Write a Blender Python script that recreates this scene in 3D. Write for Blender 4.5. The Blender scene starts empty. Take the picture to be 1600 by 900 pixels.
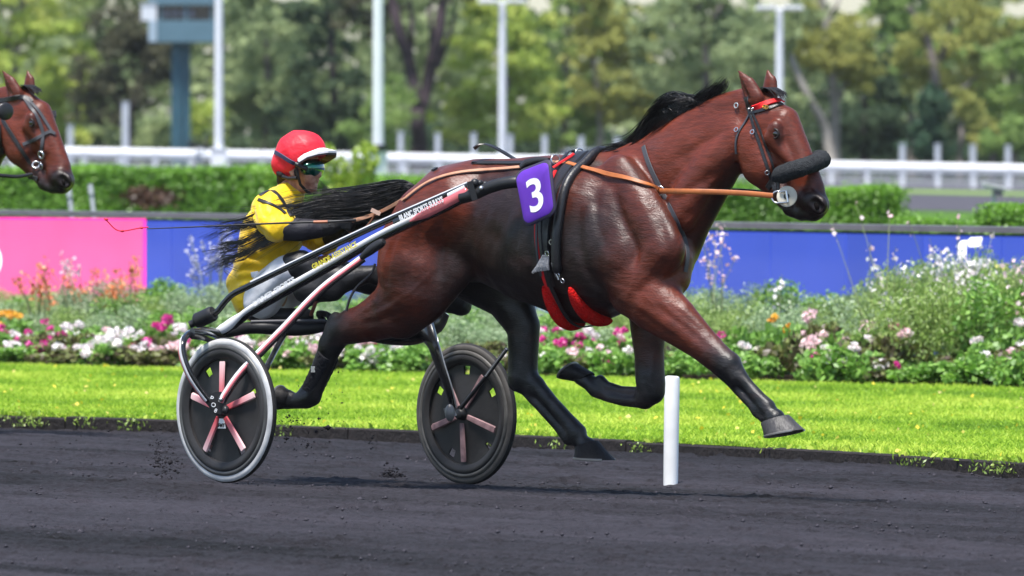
import bpy, bmesh, math, random
import numpy as np
from mathutils import Vector, Matrix
from mathutils.bvhtree import BVHTree
R = math.radians
random.seed(7); rng = np.random.default_rng(7)
sc = bpy.context.scene; COL = sc.collection

# ------------------------------------------------------------------ camera
FPX, HORIZ, EYE = 13333.0, 195.0, 1.754       # focal length in photo pixels, horizon row, eye height
cd = bpy.data.cameras.new('camera'); cam = bpy.data.objects.new('camera', cd); COL.objects.link(cam)
cam.location = (0, 0, EYE); cam.rotation_euler = (R(90), 0, 0)
cd.sensor_width = 36; cd.lens = 36 * FPX / 1600; cd.shift_y = (HORIZ - 450) / 1600
cd.clip_start = 1; cd.clip_end = 5000
cd.dof.use_dof = True; cd.dof.focus_distance = 41.6; cd.dof.aperture_fstop = 6.3
sc.camera = cam
# ------------------------------------------------------------------ light
SUN_EL, SUN_AZ = R(70), R(208)                # azimuth measured clockwise from +Y
wd = bpy.data.worlds.new('World'); sc.world = wd; wd.use_nodes = True
nt = wd.node_tree; bg = nt.nodes['Background']; bg.inputs[1].default_value = 0.095
sky = nt.nodes.new('ShaderNodeTexSky'); sky.sky_type = 'NISHITA'; sky.sun_disc = False
sky.sun_elevation = SUN_EL; sky.sun_rotation = SUN_AZ; sky.dust_density = 1.0; sky.air_density = 1.0; sky.ozone_density = 1.0
nt.links.new(sky.outputs[0], bg.inputs[0])
ld = bpy.data.lights.new('sun', 'SUN'); ld.energy = 3.3; ld.angle = R(12); ld.color = (1, .96, .9)
sun = bpy.data.objects.new('sun', ld); COL.objects.link(sun)
sd = Vector((math.sin(SUN_AZ) * math.cos(SUN_EL), math.cos(SUN_AZ) * math.cos(SUN_EL), math.sin(SUN_EL)))
sun.rotation_euler = sd.to_track_quat('Z', 'Y').to_euler()
sc.view_settings.view_transform = 'Standard'; sc.view_settings.look = 'None'
sc.view_settings.exposure = 1.25; sc.view_settings.gamma = 1
sc.render.engine = 'CYCLES'
try:
    sc.cycles.use_denoising = True; sc.cycles.denoiser = 'OPENIMAGEDENOISE'
    sc.cycles.max_bounces = 6; sc.cycles.transparent_max_bounces = 8
except Exception: pass

# ------------------------------------------------------------------ helpers
def W(px, py, D):                              # the point at depth D that the photo shows at (px, py)
    return Vector(((px - 800) * D / FPX, D, EYE - (py - HORIZ) * D / FPX))
def Dground(py, h=EYE): return FPX * h / (py - HORIZ)
def interp(x, pts): return float(np.interp(x, [p[0] for p in pts], [p[1] for p in pts]))

class Frame:                                   # a thing's own frame: s forward, l to its left, z up
    def __init__(s, mx, my, deg):
        s.M = Vector((mx, my, 0)); s.t = R(deg); s.c, s.n = math.cos(s.t), math.sin(s.t)
    def un(s, px, py, l):
        u = (px - 800) / FPX
        D = (l + s.M.x * s.n + s.M.y * s.c) / (u * s.n + s.c)
        x, y = u * D - s.M.x, D - s.M.y
        return Vector((x * s.c - y * s.n, l, EYE - (py - HORIZ) * D / FPX)), D
    def loc(s, w):
        x, y = w[0] - s.M.x, w[1] - s.M.y
        return Vector((x * s.c - y * s.n, x * s.n + y * s.c, w[2]))
    def world(s, p): return Vector((s.M.x + p[0] * s.c + p[1] * s.n, s.M.y - p[0] * s.n + p[1] * s.c, p[2]))
    def place(s, o): o.location = s.M; o.rotation_euler = (0, 0, -s.t)

def tag(o, label=None, cat=None, group=None, kind=None):
    if label: o['label'] = label
    if cat: o['category'] = cat
    if group: o['group'] = group
    if kind: o['kind'] = kind
    return o
def link(name, me, parent=None, m=None):
    o = bpy.data.objects.new(name, me); COL.objects.link(o)
    if parent is not None: o.parent = parent
    if m is not None and me is not None:
        me.materials.clear(); me.materials.append(m)
    return o
def empty(name, loc=(0, 0, 0), rz=0):
    o = bpy.data.objects.new(name, None); COL.objects.link(o); o.location = loc; o.rotation_euler = (0, 0, rz); o.empty_display_size = .1
    return o
def mesh(name, v, f, smooth=False):
    me = bpy.data.meshes.new(name)
    v = np.asarray(v, dtype=np.float32).reshape(-1, 3)
    if isinstance(f, np.ndarray):
        n, k = f.shape
        me.vertices.add(len(v)); me.vertices.foreach_set('co', v.ravel())
        me.loops.add(n * k); me.loops.foreach_set('vertex_index', f.astype(np.int32).ravel())
        me.polygons.add(n); me.polygons.foreach_set('loop_start', np.arange(0, n * k, k, dtype=np.int32))
        me.polygons.foreach_set('loop_total', np.full(n, k, dtype=np.int32))
        me.update(calc_edges=True)
    else:
        me.from_pydata([tuple(map(float, p)) for p in v], [], f); me.update()
    if smooth: me.polygons.foreach_set('use_smooth', np.ones(len(me.polygons), dtype=bool))
    return me
class MB:                                      # collects verts and faces of one mesh
    def __init__(s): s.v = []; s.f = []
    def add(s, v, f):
        b = len(s.v); s.v += [tuple(p) for p in v]; s.f += [tuple(i + b for i in q) for q in f]; return s
    def box(s, c, sz, M=None):
        c = Vector(c); h = Vector(sz) / 2
        vs = [Vector((x * h.x, y * h.y, z * h.z)) for x in (-1, 1) for y in (-1, 1) for z in (-1, 1)]
        if M is not None: vs = [M @ p for p in vs]
        return s.add([p + c for p in vs], [(0, 1, 3, 2), (4, 6, 7, 5), (0, 4, 5, 1), (2, 3, 7, 6), (0, 2, 6, 4), (1, 5, 7, 3)])
    def tube(s, pts, r, n=10, cap=True, flat=1.0, up=None):
        pts = [Vector(p) for p in pts]; k = len(pts)
        rr = r if hasattr(r, '__len__') else [r] * k
        ref = Vector(up) if up is not None else Vector((0, 0, 1)); base = len(s.v); a_prev = None
        for i, p in enumerate(pts):
            t = (pts[min(i + 1, k - 1)] - pts[max(i - 1, 0)])
            t = t.normalized() if t.length > 1e-9 else Vector((1, 0, 0))
            q = ref if a_prev is None else a_prev
            a = q - t * q.dot(t)
            if a.length < 1e-4: a = Vector((0, 1, 0)) - t * t.y
            if a.length < 1e-4: a = Vector((1, 0, 0)) - t * t.x
            a.normalize(); a_prev = a; b = t.cross(a)
            for j in range(n):
                w = 2 * math.pi * j / n
                s.v.append(tuple(p + a * (math.cos(w) * rr[i]) + b * (math.sin(w) * rr[i] * flat)))
        for i in range(k - 1):
            for j in range(n):
                j2 = (j + 1) % n
                s.f.append((base + i * n + j, base + i * n + j2, base + (i + 1) * n + j2, base + (i + 1) * n + j))
        if cap:
            s.f.append(tuple(base + j for j in reversed(range(n)))); s.f.append(tuple(base + (k - 1) * n + j for j in range(n)))
        return s
    def ball(s, c, r, n=12, m=8, M=None):
        c = Vector(c); r = Vector(r) if hasattr(r, '__len__') else Vector((r, r, r)); b = len(s.v)
        for i in range(m + 1):
            th = math.pi * i / m
            for j in range(n):
                ph = 2 * math.pi * j / n
                p = Vector((r.x * math.sin(th) * math.cos(ph), r.y * math.sin(th) * math.sin(ph), r.z * math.cos(th)))
                s.v.append(tuple(c + (M @ p if M is not None else p)))
        for i in range(m):
            for j in range(n):
                j2 = (j + 1) % n; s.f.append((b + i * n + j, b + (i + 1) * n + j, b + (i + 1) * n + j2, b + i * n + j2))
        return s
    def ring(s, c, axis, R0, r, n=28, m=8, flat=1.0):      # torus
        c = Vector(c); ax = Vector(axis).normalized(); a = ax.orthogonal().normalized(); b = ax.cross(a); base = len(s.v)
        for i in range(n):
            w = 2 * math.pi * i / n; e = a * math.cos(w) + b * math.sin(w)
            for j in range(m):
                q = 2 * math.pi * j / m
                s.v.append(tuple(c + e * (R0 + r * math.cos(q)) + ax * (r * flat * math.sin(q))))
        for i in range(n):
            for j in range(m):
                s.f.append((base + i * m + j, base + ((i + 1) % n) * m + j, base + ((i + 1) % n) * m + (j + 1) % m, base + i * m + (j + 1) % m))
        return s
    def build(s, name, m, parent=None, smooth=True):
        me = mesh(name, s.v, s.f, smooth)
        if smooth:
            try: me.set_sharp_from_angle(angle=R(50))
            except Exception: pass
        return link(name, me, parent, m)
def spline(pts, n):                            # Catmull-Rom through points (any dimension)
    P = np.array(pts, float); P = np.vstack([2 * P[0] - P[1], P, 2 * P[-1] - P[-2]]); out = []
    k = len(P) - 3
    for i in range(n):
        x = i / (n - 1) * k; j = min(int(x), k - 1); t = x - j
        a, b, c, d = P[j:j + 4]
        out.append(.5 * (2 * b + (c - a) * t + (2 * a - 5 * b + 4 * c - d) * t * t + (3 * b - a - 3 * c + d) * t ** 3))
    return out

# ------------------------------------------------------------------ materials
MATS = {}
def mat(name, col, rough=.6, spec=.4, var=None, vscale=8, bump=0, bscale=40, coat=0, metal=0, emit=None, estr=0, stretch=None, sheen=0):
    if name in MATS: return MATS[name]
    m = bpy.data.materials.new(name); m.use_nodes = True; MATS[name] = m
    t = m.node_tree; p = t.nodes['Principled BSDF']
    p.inputs['Base Color'].default_value = (*col, 1); p.inputs['Roughness'].default_value = rough
    p.inputs['Specular IOR Level'].default_value = spec; p.inputs['Metallic'].default_value = metal
    p.inputs['Coat Weight'].default_value = coat; p.inputs['Coat Roughness'].default_value = .15
    if sheen: p.inputs['Sheen Weight'].default_value = sheen
    if emit: p.inputs['Emission Color'].default_value = (*emit, 1); p.inputs['Emission Strength'].default_value = estr
    if var or bump:
        tc = t.nodes.new('ShaderNodeTexCoord'); mp = t.nodes.new('ShaderNodeMapping'); t.links.new(tc.outputs['Object'], mp.inputs[0])
        if stretch: mp.inputs['Scale'].default_value = stretch
    if var:
        nz = t.nodes.new('ShaderNodeTexNoise'); nz.inputs['Scale'].default_value = vscale; nz.inputs['Detail'].default_value = 5
        t.links.new(mp.outputs[0], nz.inputs['Vector'])
        rp = t.nodes.new('ShaderNodeValToRGB'); rp.color_ramp.elements[0].position = .32; rp.color_ramp.elements[1].position = .68
        rp.color_ramp.elements[0].color = (*var, 1); rp.color_ramp.elements[1].color = (*col, 1)
        t.links.new(nz.outputs[0], rp.inputs[0]); t.links.new(rp.outputs[0], p.inputs['Base Color'])
    if bump:
        nb = t.nodes.new('ShaderNodeTexNoise'); nb.inputs['Scale'].default_value = bscale; nb.inputs['Detail'].default_value = 6
        t.links.new(mp.outputs[0], nb.inputs['Vector'])
        b = t.nodes.new('ShaderNodeBump'); b.inputs['Strength'].default_value = bump; b.inputs['Distance'].default_value = .02
        t.links.new(nb.outputs[0], b.inputs['Height']); t.links.new(b.outputs[0], p.inputs['Normal'])
    return m
def leafmat(name, c0, c1, c2, trans=.38, gloss=.05, rough=.45):   # per-leaf tint through three colours of the same leaf
    m = bpy.data.materials.new(name); m.use_nodes = True; MATS[name] = m
    t = m.node_tree; t.nodes.clear()
    at = t.nodes.new('ShaderNodeAttribute'); at.attribute_name = 'tint'
    rp = t.nodes.new('ShaderNodeValToRGB'); e = rp.color_ramp.elements
    e[0].color = (*c0, 1); e[1].color = (*c2, 1); k = e.new(.5); k.color = (*c1, 1)
    t.links.new(at.outputs['Fac'], rp.inputs[0])
    d = t.nodes.new('ShaderNodeBsdfDiffuse'); tr = t.nodes.new('ShaderNodeBsdfTranslucent'); g = t.nodes.new('ShaderNodeBsdfGlossy')
    g.inputs['Roughness'].default_value = rough
    for n in (d, tr): t.links.new(rp.outputs[0], n.inputs['Color'])
    a = t.nodes.new('ShaderNodeMixShader'); a.inputs[0].default_value = trans
    t.links.new(d.outputs[0], a.inputs[1]); t.links.new(tr.outputs[0], a.inputs[2])
    b = t.nodes.new('ShaderNodeMixShader'); b.inputs[0].default_value = gloss
    t.links.new(a.outputs[0], b.inputs[1]); t.links.new(g.outputs[0], b.inputs[2])
    o = t.nodes.new('ShaderNodeOutputMaterial'); t.links.new(b.outputs[0], o.inputs[0])
    return m
def leaves(name, P, size, aspect=1.6, tint=None, upright=0.0, N=None, spread=.14):
    """one diamond-shaped leaf face at every point of P"""
    P = np.asarray(P, float); n = len(P)
    size = np.broadcast_to(np.asarray(size, float), (n,)) * rng.uniform(.7, 1.3, n)
    d = rng.normal(size=(n, 3)); d[:, 2] += upright * 3; d /= np.linalg.norm(d, axis=1)[:, None]
    e = rng.normal(size=(n, 3)) if N is None else np.cross(d, N + rng.normal(size=(n, 3)) * .45)
    e -= d * (e * d).sum(1)[:, None]; e /= np.linalg.norm(e, axis=1)[:, None] + 1e-9
    a = d * (size * aspect / 2)[:, None]; b = e * (size / 2)[:, None]; nn = np.cross(d, e) * (size * .12)[:, None]
    V = np.stack([P - a, P + b + nn - a * .1, P + a, P - b + nn - a * .1], 1).reshape(-1, 3)
    F = np.arange(4 * n).reshape(n, 4)
    me = mesh(name, V, F)
    tt = rng.uniform(0, 1, n) if tint is None else np.clip(np.asarray(tint) + rng.normal(0, spread, n), 0, 1)
    at = me.attributes.new('tint', 'FLOAT', 'POINT'); at.data.foreach_set('value', np.repeat(tt, 4).astype(np.float32))
    return me
def blob_points(c, r, n, hollow=.55):
    d = rng.normal(size=(n, 3)); d /= np.linalg.norm(d, axis=1)[:, None]
    return np.asarray(c) + d * (rng.uniform(hollow, 1, n) ** .6)[:, None] * np.asarray(r), d
def text_mesh(s, size, bold=0.0, ext=.0008):
    cu = bpy.data.curves.new('lettering', 'FONT'); cu.body = s; cu.size = size; cu.offset = bold; cu.extrude = ext
    cu.align_x = 'LEFT'; cu.align_y = 'CENTER'; cu.resolution_u = 5
    o = bpy.data.objects.new('lettering', cu); COL.objects.link(o)
    bpy.context.view_layer.update()
    me = bpy.data.meshes.new_from_object(o.evaluated_get(bpy.context.evaluated_depsgraph_get()))
    bpy.data.objects.remove(o); bpy.data.curves.remove(cu)
    return me
def basis(o, x, y, p):                          # matrix with columns x, y, x^y at p
    x = Vector(x).normalized(); y = Vector(y); y = (y - x * y.dot(x)).normalized(); z = x.cross(y)
    M = Matrix.Identity(4)
    for i in range(3): M[i][0], M[i][1], M[i][2], M[i][3] = x[i], y[i], z[i], p[i]
    return M
# ================================================================== SETTING: ground, track, kerb, lawn
X0, Y0 = -1.38, 41.76
def zg(X, Y):                                   # the track is banked a little towards the infield
    l = (X - X0) * .72 + (Y - Y0) * .69
    return -.033 * np.clip(l, 0, 1.9)
def bent(pxpy, h):                              # polyline on flat ground of height EYE-h, from photo pixels
    return [Vector(((px - 800) * Dground(py, h) / FPX, Dground(py, h), EYE - h)) for px, py in pxpy]
KERB = bent([(-1500, 612), (-900, 630), (-300, 650), (0, 664), (275, 674), (650, 690), (800, 697), (1200, 717), (1600, 741), (1900, 760), (2600, 815)], 1.814)
BEDF = bent([(-900, 552), (-300, 563), (0, 571), (400, 579), (800, 588), (1200, 598), (1600, 607), (1900, 614), (2600, 632)], 1.754)
def strip(name, A, B, m, zoff=0, nx=1, kind='structure'):
    v = []; f = []; k = len(A)
    for j in range(nx + 1):
        t = j / nx
        for a, b in zip(A, B): p = a.lerp(b, t); v.append((p.x, p.y, p.z + zoff))
    for j in range(nx):
        for i in range(k - 1): f.append((j * k + i, j * k + i + 1, (j + 1) * k + i + 1, (j + 1) * k + i))
    return tag(link(name, mesh(name, v, f), None, m), kind=kind)

def trackmat():
    m = bpy.data.materials.new('cinder'); m.use_nodes = True; t = m.node_tree; p = t.nodes['Principled BSDF']
    p.inputs['Roughness'].default_value = .85; p.inputs['Specular IOR Level'].default_value = .25
    tc = t.nodes.new('ShaderNodeTexCoord'); mp = t.nodes.new('ShaderNodeMapping'); t.links.new(tc.outputs['Object'], mp.inputs[0])
    mp.inputs['Rotation'].default_value = (0, 0, R(50)); 
    def noise(scale, sx, sy, det=6):
        q = t.nodes.new('ShaderNodeMapping'); q.inputs['Scale'].default_value = (sx, sy, 1); t.links.new(mp.outputs[0], q.inputs[0])
        n = t.nodes.new('ShaderNodeTexNoise'); n.inputs['Scale'].default_value = scale; n.inputs['Detail'].default_value = det; n.inputs['Roughness'].default_value = .65
        t.links.new(q.outputs[0], n.inputs['Vector']); return n
    n1 = noise(1.1, .10, 1.2, 4); n0 = noise(.42, .12, 1.0, 3); n2 = noise(26, .10, 1, 8); n3 = noise(120, .5, 1, 4)
    rp = t.nodes.new('ShaderNodeValToRGB'); e = rp.color_ramp.elements
    e[0].position = .43; e[0].color = (.0035, .0032, .0042, 1); e[1].position = .60; e[1].color = (.066, .060, .077, 1)
    def math_(op, a, b):
        q = t.nodes.new('ShaderNodeMath'); q.operation = op
        for i, x in enumerate((a, b)):
            if isinstance(x, (int, float)): q.inputs[i].default_value = x
            else: t.links.new(x, q.inputs[i])
        return q.outputs[0]
    s = math_('ADD', math_('ADD', math_('MULTIPLY', n0.outputs[0], .35), math_('MULTIPLY', n1.outputs[0], .30)), math_('ADD', math_('MULTIPLY', n2.outputs[0], .22), math_('MULTIPLY', n3.outputs[0], .13)))
    t.links.new(s, rp.inputs[0]); t.links.new(rp.outputs[0], p.inputs['Base Color'])
    h = math_('ADD', math_('MULTIPLY', n2.outputs[0], 1.0), math_('MULTIPLY', n3.outputs[0], .35))
    b = t.nodes.new('ShaderNodeBump'); b.inputs['Strength'].default_value = 1.0; b.inputs['Distance'].default_value = .08
    t.links.new(h, b.inputs['Height']); t.links.new(b.outputs[0], p.inputs['Normal'])
    return m
TRACK = trackmat()
LAWNM = mat('lawn_base', (.24, .38, .03), .9, .1, var=(.15, .26, .02), vscale=6, bump=.4, bscale=60)
SOIL = mat('soil', (.035, .024, .016), .95, .1, var=(.018, .012, .009), vscale=10, bump=.6, bscale=30)
# the big sheet that reaches the horizon
gm = mat('field_grass', (.05, .085, .02), .95, .1, var=(.035, .06, .016), vscale=.6, bump=.2, bscale=3)
tag(link('ground', mesh('ground', [(-420, -60, -.6), (420, -60, -.6), (420, 900, -.6), (-420, 900, -.6)], [(0, 1, 2, 3)]), None, gm), kind='structure')
# near track: fine grid with harrow furrows and loose lumps, up to the kerb
def track_sheet():
    n, k = 300, 640
    kx = np.array([p.x for p in KERB]); ky = np.array([p.y for p in KERB])
    L = np.linspace(0, 1, k) ** 1.0
    # columns follow lines of constant photo column so that the grid is dense where it shows
    px = np.linspace(-260, 1860, n); V = []
    for c in px:
        u = (c - 800) / FPX
        ds = np.linspace(30, 64, 800); d_k = None
        kyi = np.interp(u * ds, kx, ky)          # kerb y at that x (x grows, y falls)
        idx = np.argmax(ds >= kyi); d_k = ds[idx] if ds[idx] >= kyi[idx] else 64
        D = 31 + (d_k + .05 - 31) * L
        V.append(np.stack([u * D, D, np.zeros_like(D)], 1))
    V = np.array(V); X, Y = V[..., 0], V[..., 1]
    a = R(50); along = X * math.cos(a) - Y * math.sin(a); acr = X * math.sin(a) + Y * math.cos(a)
    Z = zg(X, Y)
    for i in range(26):
        w = rng.uniform(3, 26); ph = rng.uniform(0, 6.28); sl = rng.uniform(.4, 4)
        Z = Z + .018 / w ** .5 * .45 * np.sin(acr * w + ph + .8 * np.sin(along * sl * .6 + ph * 3) + along * rng.uniform(-.6, .6))
    Z = Z + rng.normal(0, .0032, Z.shape)
    for wp in (Vector((-1.38, 41.75)), Vector((-.225, 42.93))):             # fresh wheel ruts behind the two wheels
        dx, dy = X - wp.x, Y - wp.y; al = dx * math.cos(R(45)) - dy * math.sin(R(45)); ac = dx * math.sin(R(45)) + dy * math.cos(R(45))
        Z = Z + np.where(al < .05, -.016 * np.exp(-(ac / .03) ** 2) + .008 * np.exp(-((np.abs(ac) - .07) / .025) ** 2), 0) * (1 + .3 * np.sin(al * 9))
    for _ in range(420):                                                     # hoof prints
        D = rng.uniform(33, 49); hx = (rng.uniform(-150, 1750) - 800) * D / FPX; r = rng.uniform(.05, .08)
        m = (np.abs(X - hx) < .25) & (np.abs(Y - D) < .25)
        if m.any(): q = np.hypot(X[m] - hx, Y[m] - D) / r; Z[m] += -.020 * np.exp(-q ** 4) + .010 * np.exp(-((q - 1.35) / .3) ** 2)
    V[..., 2] = Z - .010
    f = np.arange(n * k).reshape(n, k)
    F = np.stack([f[:-1, :-1], f[1:, :-1], f[1:, 1:], f[:-1, 1:]], -1).reshape(-1, 4)
    return tag(link('track', mesh('track', V.reshape(-1, 3), F, True), None, TRACK), kind='structure')
track_sheet()
tag(link('track_apron', mesh('track_apron', [(-70, -20, -.14), (70, -20, -.14), (70, 34, -.14), (40, 60, -.14), (-30, 95, -.14), (-70, 120, -.14)], [(0, 1, 2, 3, 4, 5)]), None, TRACK), kind='structure')
# kerb: lengths of dark board laid end to end
kerbm = mat('kerb_board', (.024, .019, .019), .8, .3, var=(.011, .009, .009), vscale=14, bump=.5, bscale=50)
kr = empty('kerb', KERB[4]); tag(kr, 'low dark edging board between black track and bright lawn', 'kerb')
kpts = spline([tuple(p) for p in KERB], 60); kerb_me = {}
prev = Vector(kpts[0]); acc = []; run = 0.0
dense = [Vector(p) for p in spline([tuple(p) for p in KERB], 1200)]
cut = [dense[0]]
for a, b in zip(dense, dense[1:]):
    run += (b - a).length
    if run > 1.25: cut.append(b); run = 0
for a, b in zip(cut, cut[1:]):
    d = (b - a); L = d.length; ang = math.atan2(d.y, d.x)
    mb = MB(); h = .062 + random.uniform(-.004, .006); M = Matrix.Rotation(ang, 3, 'Z')
    # bevelled board section
    w = .035; sec = [(-w, -.05), (-w, h - .008), (-w + .008, h), (w - .008, h), (w, h - .008), (w, -.05)]
    vs = [M @ Vector((sx * (L / 2 - .006), y, z)) for sx in (-1, 1) for y, z in sec]
    mb.add(vs, [(0, 1, 2, 3, 4, 5), (11, 10, 9, 8, 7, 6)] + [(i, 6 + i, 6 + (i + 1) % 6, (i + 1) % 6) for i in range(6)])
    o = mb.build('board', kerbm, kr, False); o.location = (a + b) / 2 - Vector(kr.location) + Vector((0, 0, random.uniform(-.004, .004)))
# lawn and bed
LAWN_BACK = [Vector((p.x * 2.2 + (-10 if i == 0 else 10 if i == len(BEDF) - 1 else 0), 175, .0)) for i, p in enumerate(BEDF)]
KZ = [Vector((p.x, p.y + .04, 0.0)) for p in KERB]
def resample(A, n): return [Vector(p) for p in spline([tuple(p) for p in A], n)]
strip('lawn', resample(KZ, 40), resample(BEDF, 40), LAWNM, 0, 3)
BOARD_A, BOARD_B = Vector(((0 - 800) * 75.6 / FPX, 75.6, 0)), Vector((800 * 62.8 / FPX, 62.8, 0))
bd = (BOARD_B - BOARD_A); BLEN = bd.length; bd.normalize(); bn = Vector((bd.y, -bd.x, 0))   # bn points to the camera side
if bn.y > 0: bn = -bn
BB = [BOARD_A + bd * (t * 62 - 24) + Vector((0, 0, .004)) for t in np.linspace(0, 1, 40)]
strip('flower_bed', resample(BEDF, 40), BB, SOIL, .004, 2)
tag(link('infield', mesh('infield', [(-300, 50, -.10), (300, 20, -.10), (300, 128, -.10), (-300, 128, -.10)], [(0, 1, 2, 3)]), None, gm), kind='structure')
# far ground: slopes gently down to the right, so that the far rails do too
def zf(X): return -.0219 * (X - 12.6) * 1.0
def far_strip(name, d0, d1, m, dz): 
    xs = np.linspace(-60, 60, 30)
    v = [(x, d0, (zf(x) + dz) if d0 > 150 else -.11) for x in xs] + [(x, d1, zf(x) + dz) for x in xs]
    f = [(i, i + 1, 31 + i, 30 + i) for i in range(29)]
    return tag(link(name, mesh(name, v, f), None, m), kind='structure')
TRACK2 = mat('far_cinder', (.075, .07, .085), .9, .2, var=(.05, .047, .058), vscale=.8)
far_strip('far_lawn', 126, 166, mat('far_turf', (.07, .15, .02), .9, .1, var=(.05, .11, .015), vscale=.7), -.02)
far_strip('far_track', 166, 262, TRACK2, -.012)
far_strip('far_verge', 212, 226, mat('verge_turf', (.16, .24, .07), .9, .1), -.004)
far_strip('wood_floor', 262, 420, mat('wood_litter', (.05, .06, .025), .95, .1, var=(.03, .035, .015), vscale=.5), -.02)

# ------------------------------------------------------------------ grass blades, kerb weeds, loose clods
def region_pts(n, A, B, pmin=-120, pmax=1720):
    ax = np.array([(p.x, p.y) for p in resample(A, 300)]); bx = np.array([(p.x, p.y) for p in resample(B, 300)])
    pa = 800 + FPX * ax[:, 0] / ax[:, 1]; pb = 800 + FPX * bx[:, 0] / bx[:, 1]
    c = rng.uniform(pmin, pmax, n); da = np.interp(c, pa, ax[:, 1]); db = np.interp(c, pb, bx[:, 1])
    t = rng.uniform(0, 1, n); D = da + (db - da) * t
    return np.stack([(c - 800) * D / FPX, D, np.zeros(n)], 1), t
P, t = region_pts(230000, KZ, BEDF)
keep = np.sin(P[:, 0] * 3.1 + np.cos(P[:, 1] * 2.3) * 2) * np.cos(P[:, 1] * 3.7 + P[:, 0]) + rng.uniform(-1.6, 2, len(P)) > -.6
P = P[keep]; n = len(P)
clump = .5 + .35 * np.sin(P[:, 0] * 5.3 + 2 * np.sin(P[:, 1] * 1.9)) * np.sin(P[:, 1] * 4.1 + P[:, 0] * 1.3)
h = rng.uniform(.012, .032, n) * (.7 + .7 * clump); az = rng.uniform(0, 6.28, n); lean = rng.uniform(.2, 2.2, n); w = rng.uniform(.004, .009, n)
dx, dy = np.cos(az), np.sin(az); tip = P + np.stack([dx * lean * h, dy * lean * h, h], 1); az2 = rng.uniform(0, 6.28, n)
side = np.stack([np.cos(az2) * w, np.sin(az2) * w, np.zeros(n)], 1)
me = mesh('grass', np.stack([P - side, P + side, tip], 1).reshape(-1, 3), np.arange(3 * n).reshape(n, 3))
at = me.attributes.new('tint', 'FLOAT', 'POINT'); at.data.foreach_set('value', np.repeat(np.clip(clump * .8 + .1 + .28 * np.sin(P[:, 0] * 1.3 + 1) * np.sin(P[:, 1] * .9 + P[:, 0] * .5) + .2 * np.sin(P[:, 0] * 2.9 + P[:, 1] * 2.1) + rng.normal(0, .2, n), 0, 1), 3).astype(np.float32))
GRASS = leafmat('grass_blade', (.14, .26, .03), (.30, .46, .045), (.48, .58, .09), .38, .01)
tag(link('grass', me, None, GRASS), 'short bright green mown grass of the lawn strip', 'grass', kind='stuff')
# weeds along the kerb foot
pts = []
for i in range(30):
    c = kpts[int(rng.integers(5, 56))]; j = rng.uniform(0, 1)
    d = dense[int(rng.integers(150, 1080))]
    k = int(rng.integers(16, 60)); q = np.array([d.x, d.y - .1, -.055]) + rng.normal(size=(k, 3)) * np.array([.06, .04, .0]); q[:, 2] += rng.uniform(0, .06, k); pts.append(q)
tag(link('weeds', leaves('weeds', np.concatenate(pts), .011, 2.2, upright=.5), None, leafmat('weed_leaf', (.16, .26, .04), (.24, .36, .05), (.32, .42, .08))), 'small weeds sprouting at the foot of the kerb board', 'weeds', kind='stuff')
EDGE = np.array([tuple(dense[int(i)]) for i in rng.integers(100, 1130, 3000)]) + np.stack([rng.normal(0, .05, 3000), rng.normal(.12, .05, 3000), rng.uniform(.05, .08, 3000)], 1)
tag(link('grass_edge', leaves('grass_edge', EDGE, .02, 2.2, upright=.5), None, GRASS), 'longer grass tufts overhanging the kerb board', 'grass', kind='stuff')
def clods(name, P, size):
    n = len(P); base = np.array([(1, 0, 0), (0, 1, 0), (-1, 0, 0), (0, -1, 0), (0, 0, .8), (0, 0, -.7)])
    V = base[None] * rng.uniform(.5, 1.3, (n, 6, 1)) * np.asarray(size).reshape(-1, 1, 1) + np.asarray(P)[:, None, :]
    F0 = np.array([(0, 1, 4), (1, 2, 4), (2, 3, 4), (3, 0, 4), (1, 0, 5), (2, 1, 5), (3, 2, 5), (0, 3, 5)])
    F = (F0[None] + 6 * np.arange(n)[:, None, None]).reshape(-1, 3)
    return mesh(name, V.reshape(-1, 3), F)
n = 9000; c = rng.uniform(-100, 1700, n); D = rng.uniform(32.5, 50, n)
X = (c - 800) * D / FPX; Z = zg(X, D)
ok = D < np.interp(X, [p.x for p in KERB], [p.y for p in KERB]) - .1
CL = mat('cinder_clod', (.045, .042, .052), .9, .2)
tag(link('clods', clods('clods', np.stack([X, D, Z - .008], 1)[ok], rng.exponential(.0028, ok.sum()) + .002), None, CL), 'loose cinder clods lying on the black track', 'dirt', kind='stuff')
# dirt thrown up by the wheels and hooves, hanging in the air
fl = []
for (cx, cy, D, sx, sy, n) in [(258, 725, 42.2, 12, 14, 90), (247, 700, 42.3, 5, 12, 25), (612, 748, 43.1, 8, 9, 80), (575, 690, 42.6, 6, 6, 8), (480, 675, 42.4, 32, 20, 45), (455, 655, 42.4, 10, 6, 20), (90, 700, 42, 40, 20, 10), (500, 600, 42.4, 20, 20, 14)]:
    for _ in range(n * 3): fl.append(W(cx + random.gauss(0, sx), cy + random.gauss(0, sy), D + random.gauss(0, .1)))
fl = np.array([tuple(p) for p in fl]); fl[:, 2] = np.maximum(fl[:, 2], -.02)
tag(link('flying_dirt', clods('flying_dirt', fl, rng.exponential(.0024, len(fl)) + .0016), None, mat('wet_clod', (.02, .018, .022), .9, .2)), 'dark clods of cinder thrown up behind the wheels', 'dirt', kind='stuff')

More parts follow.
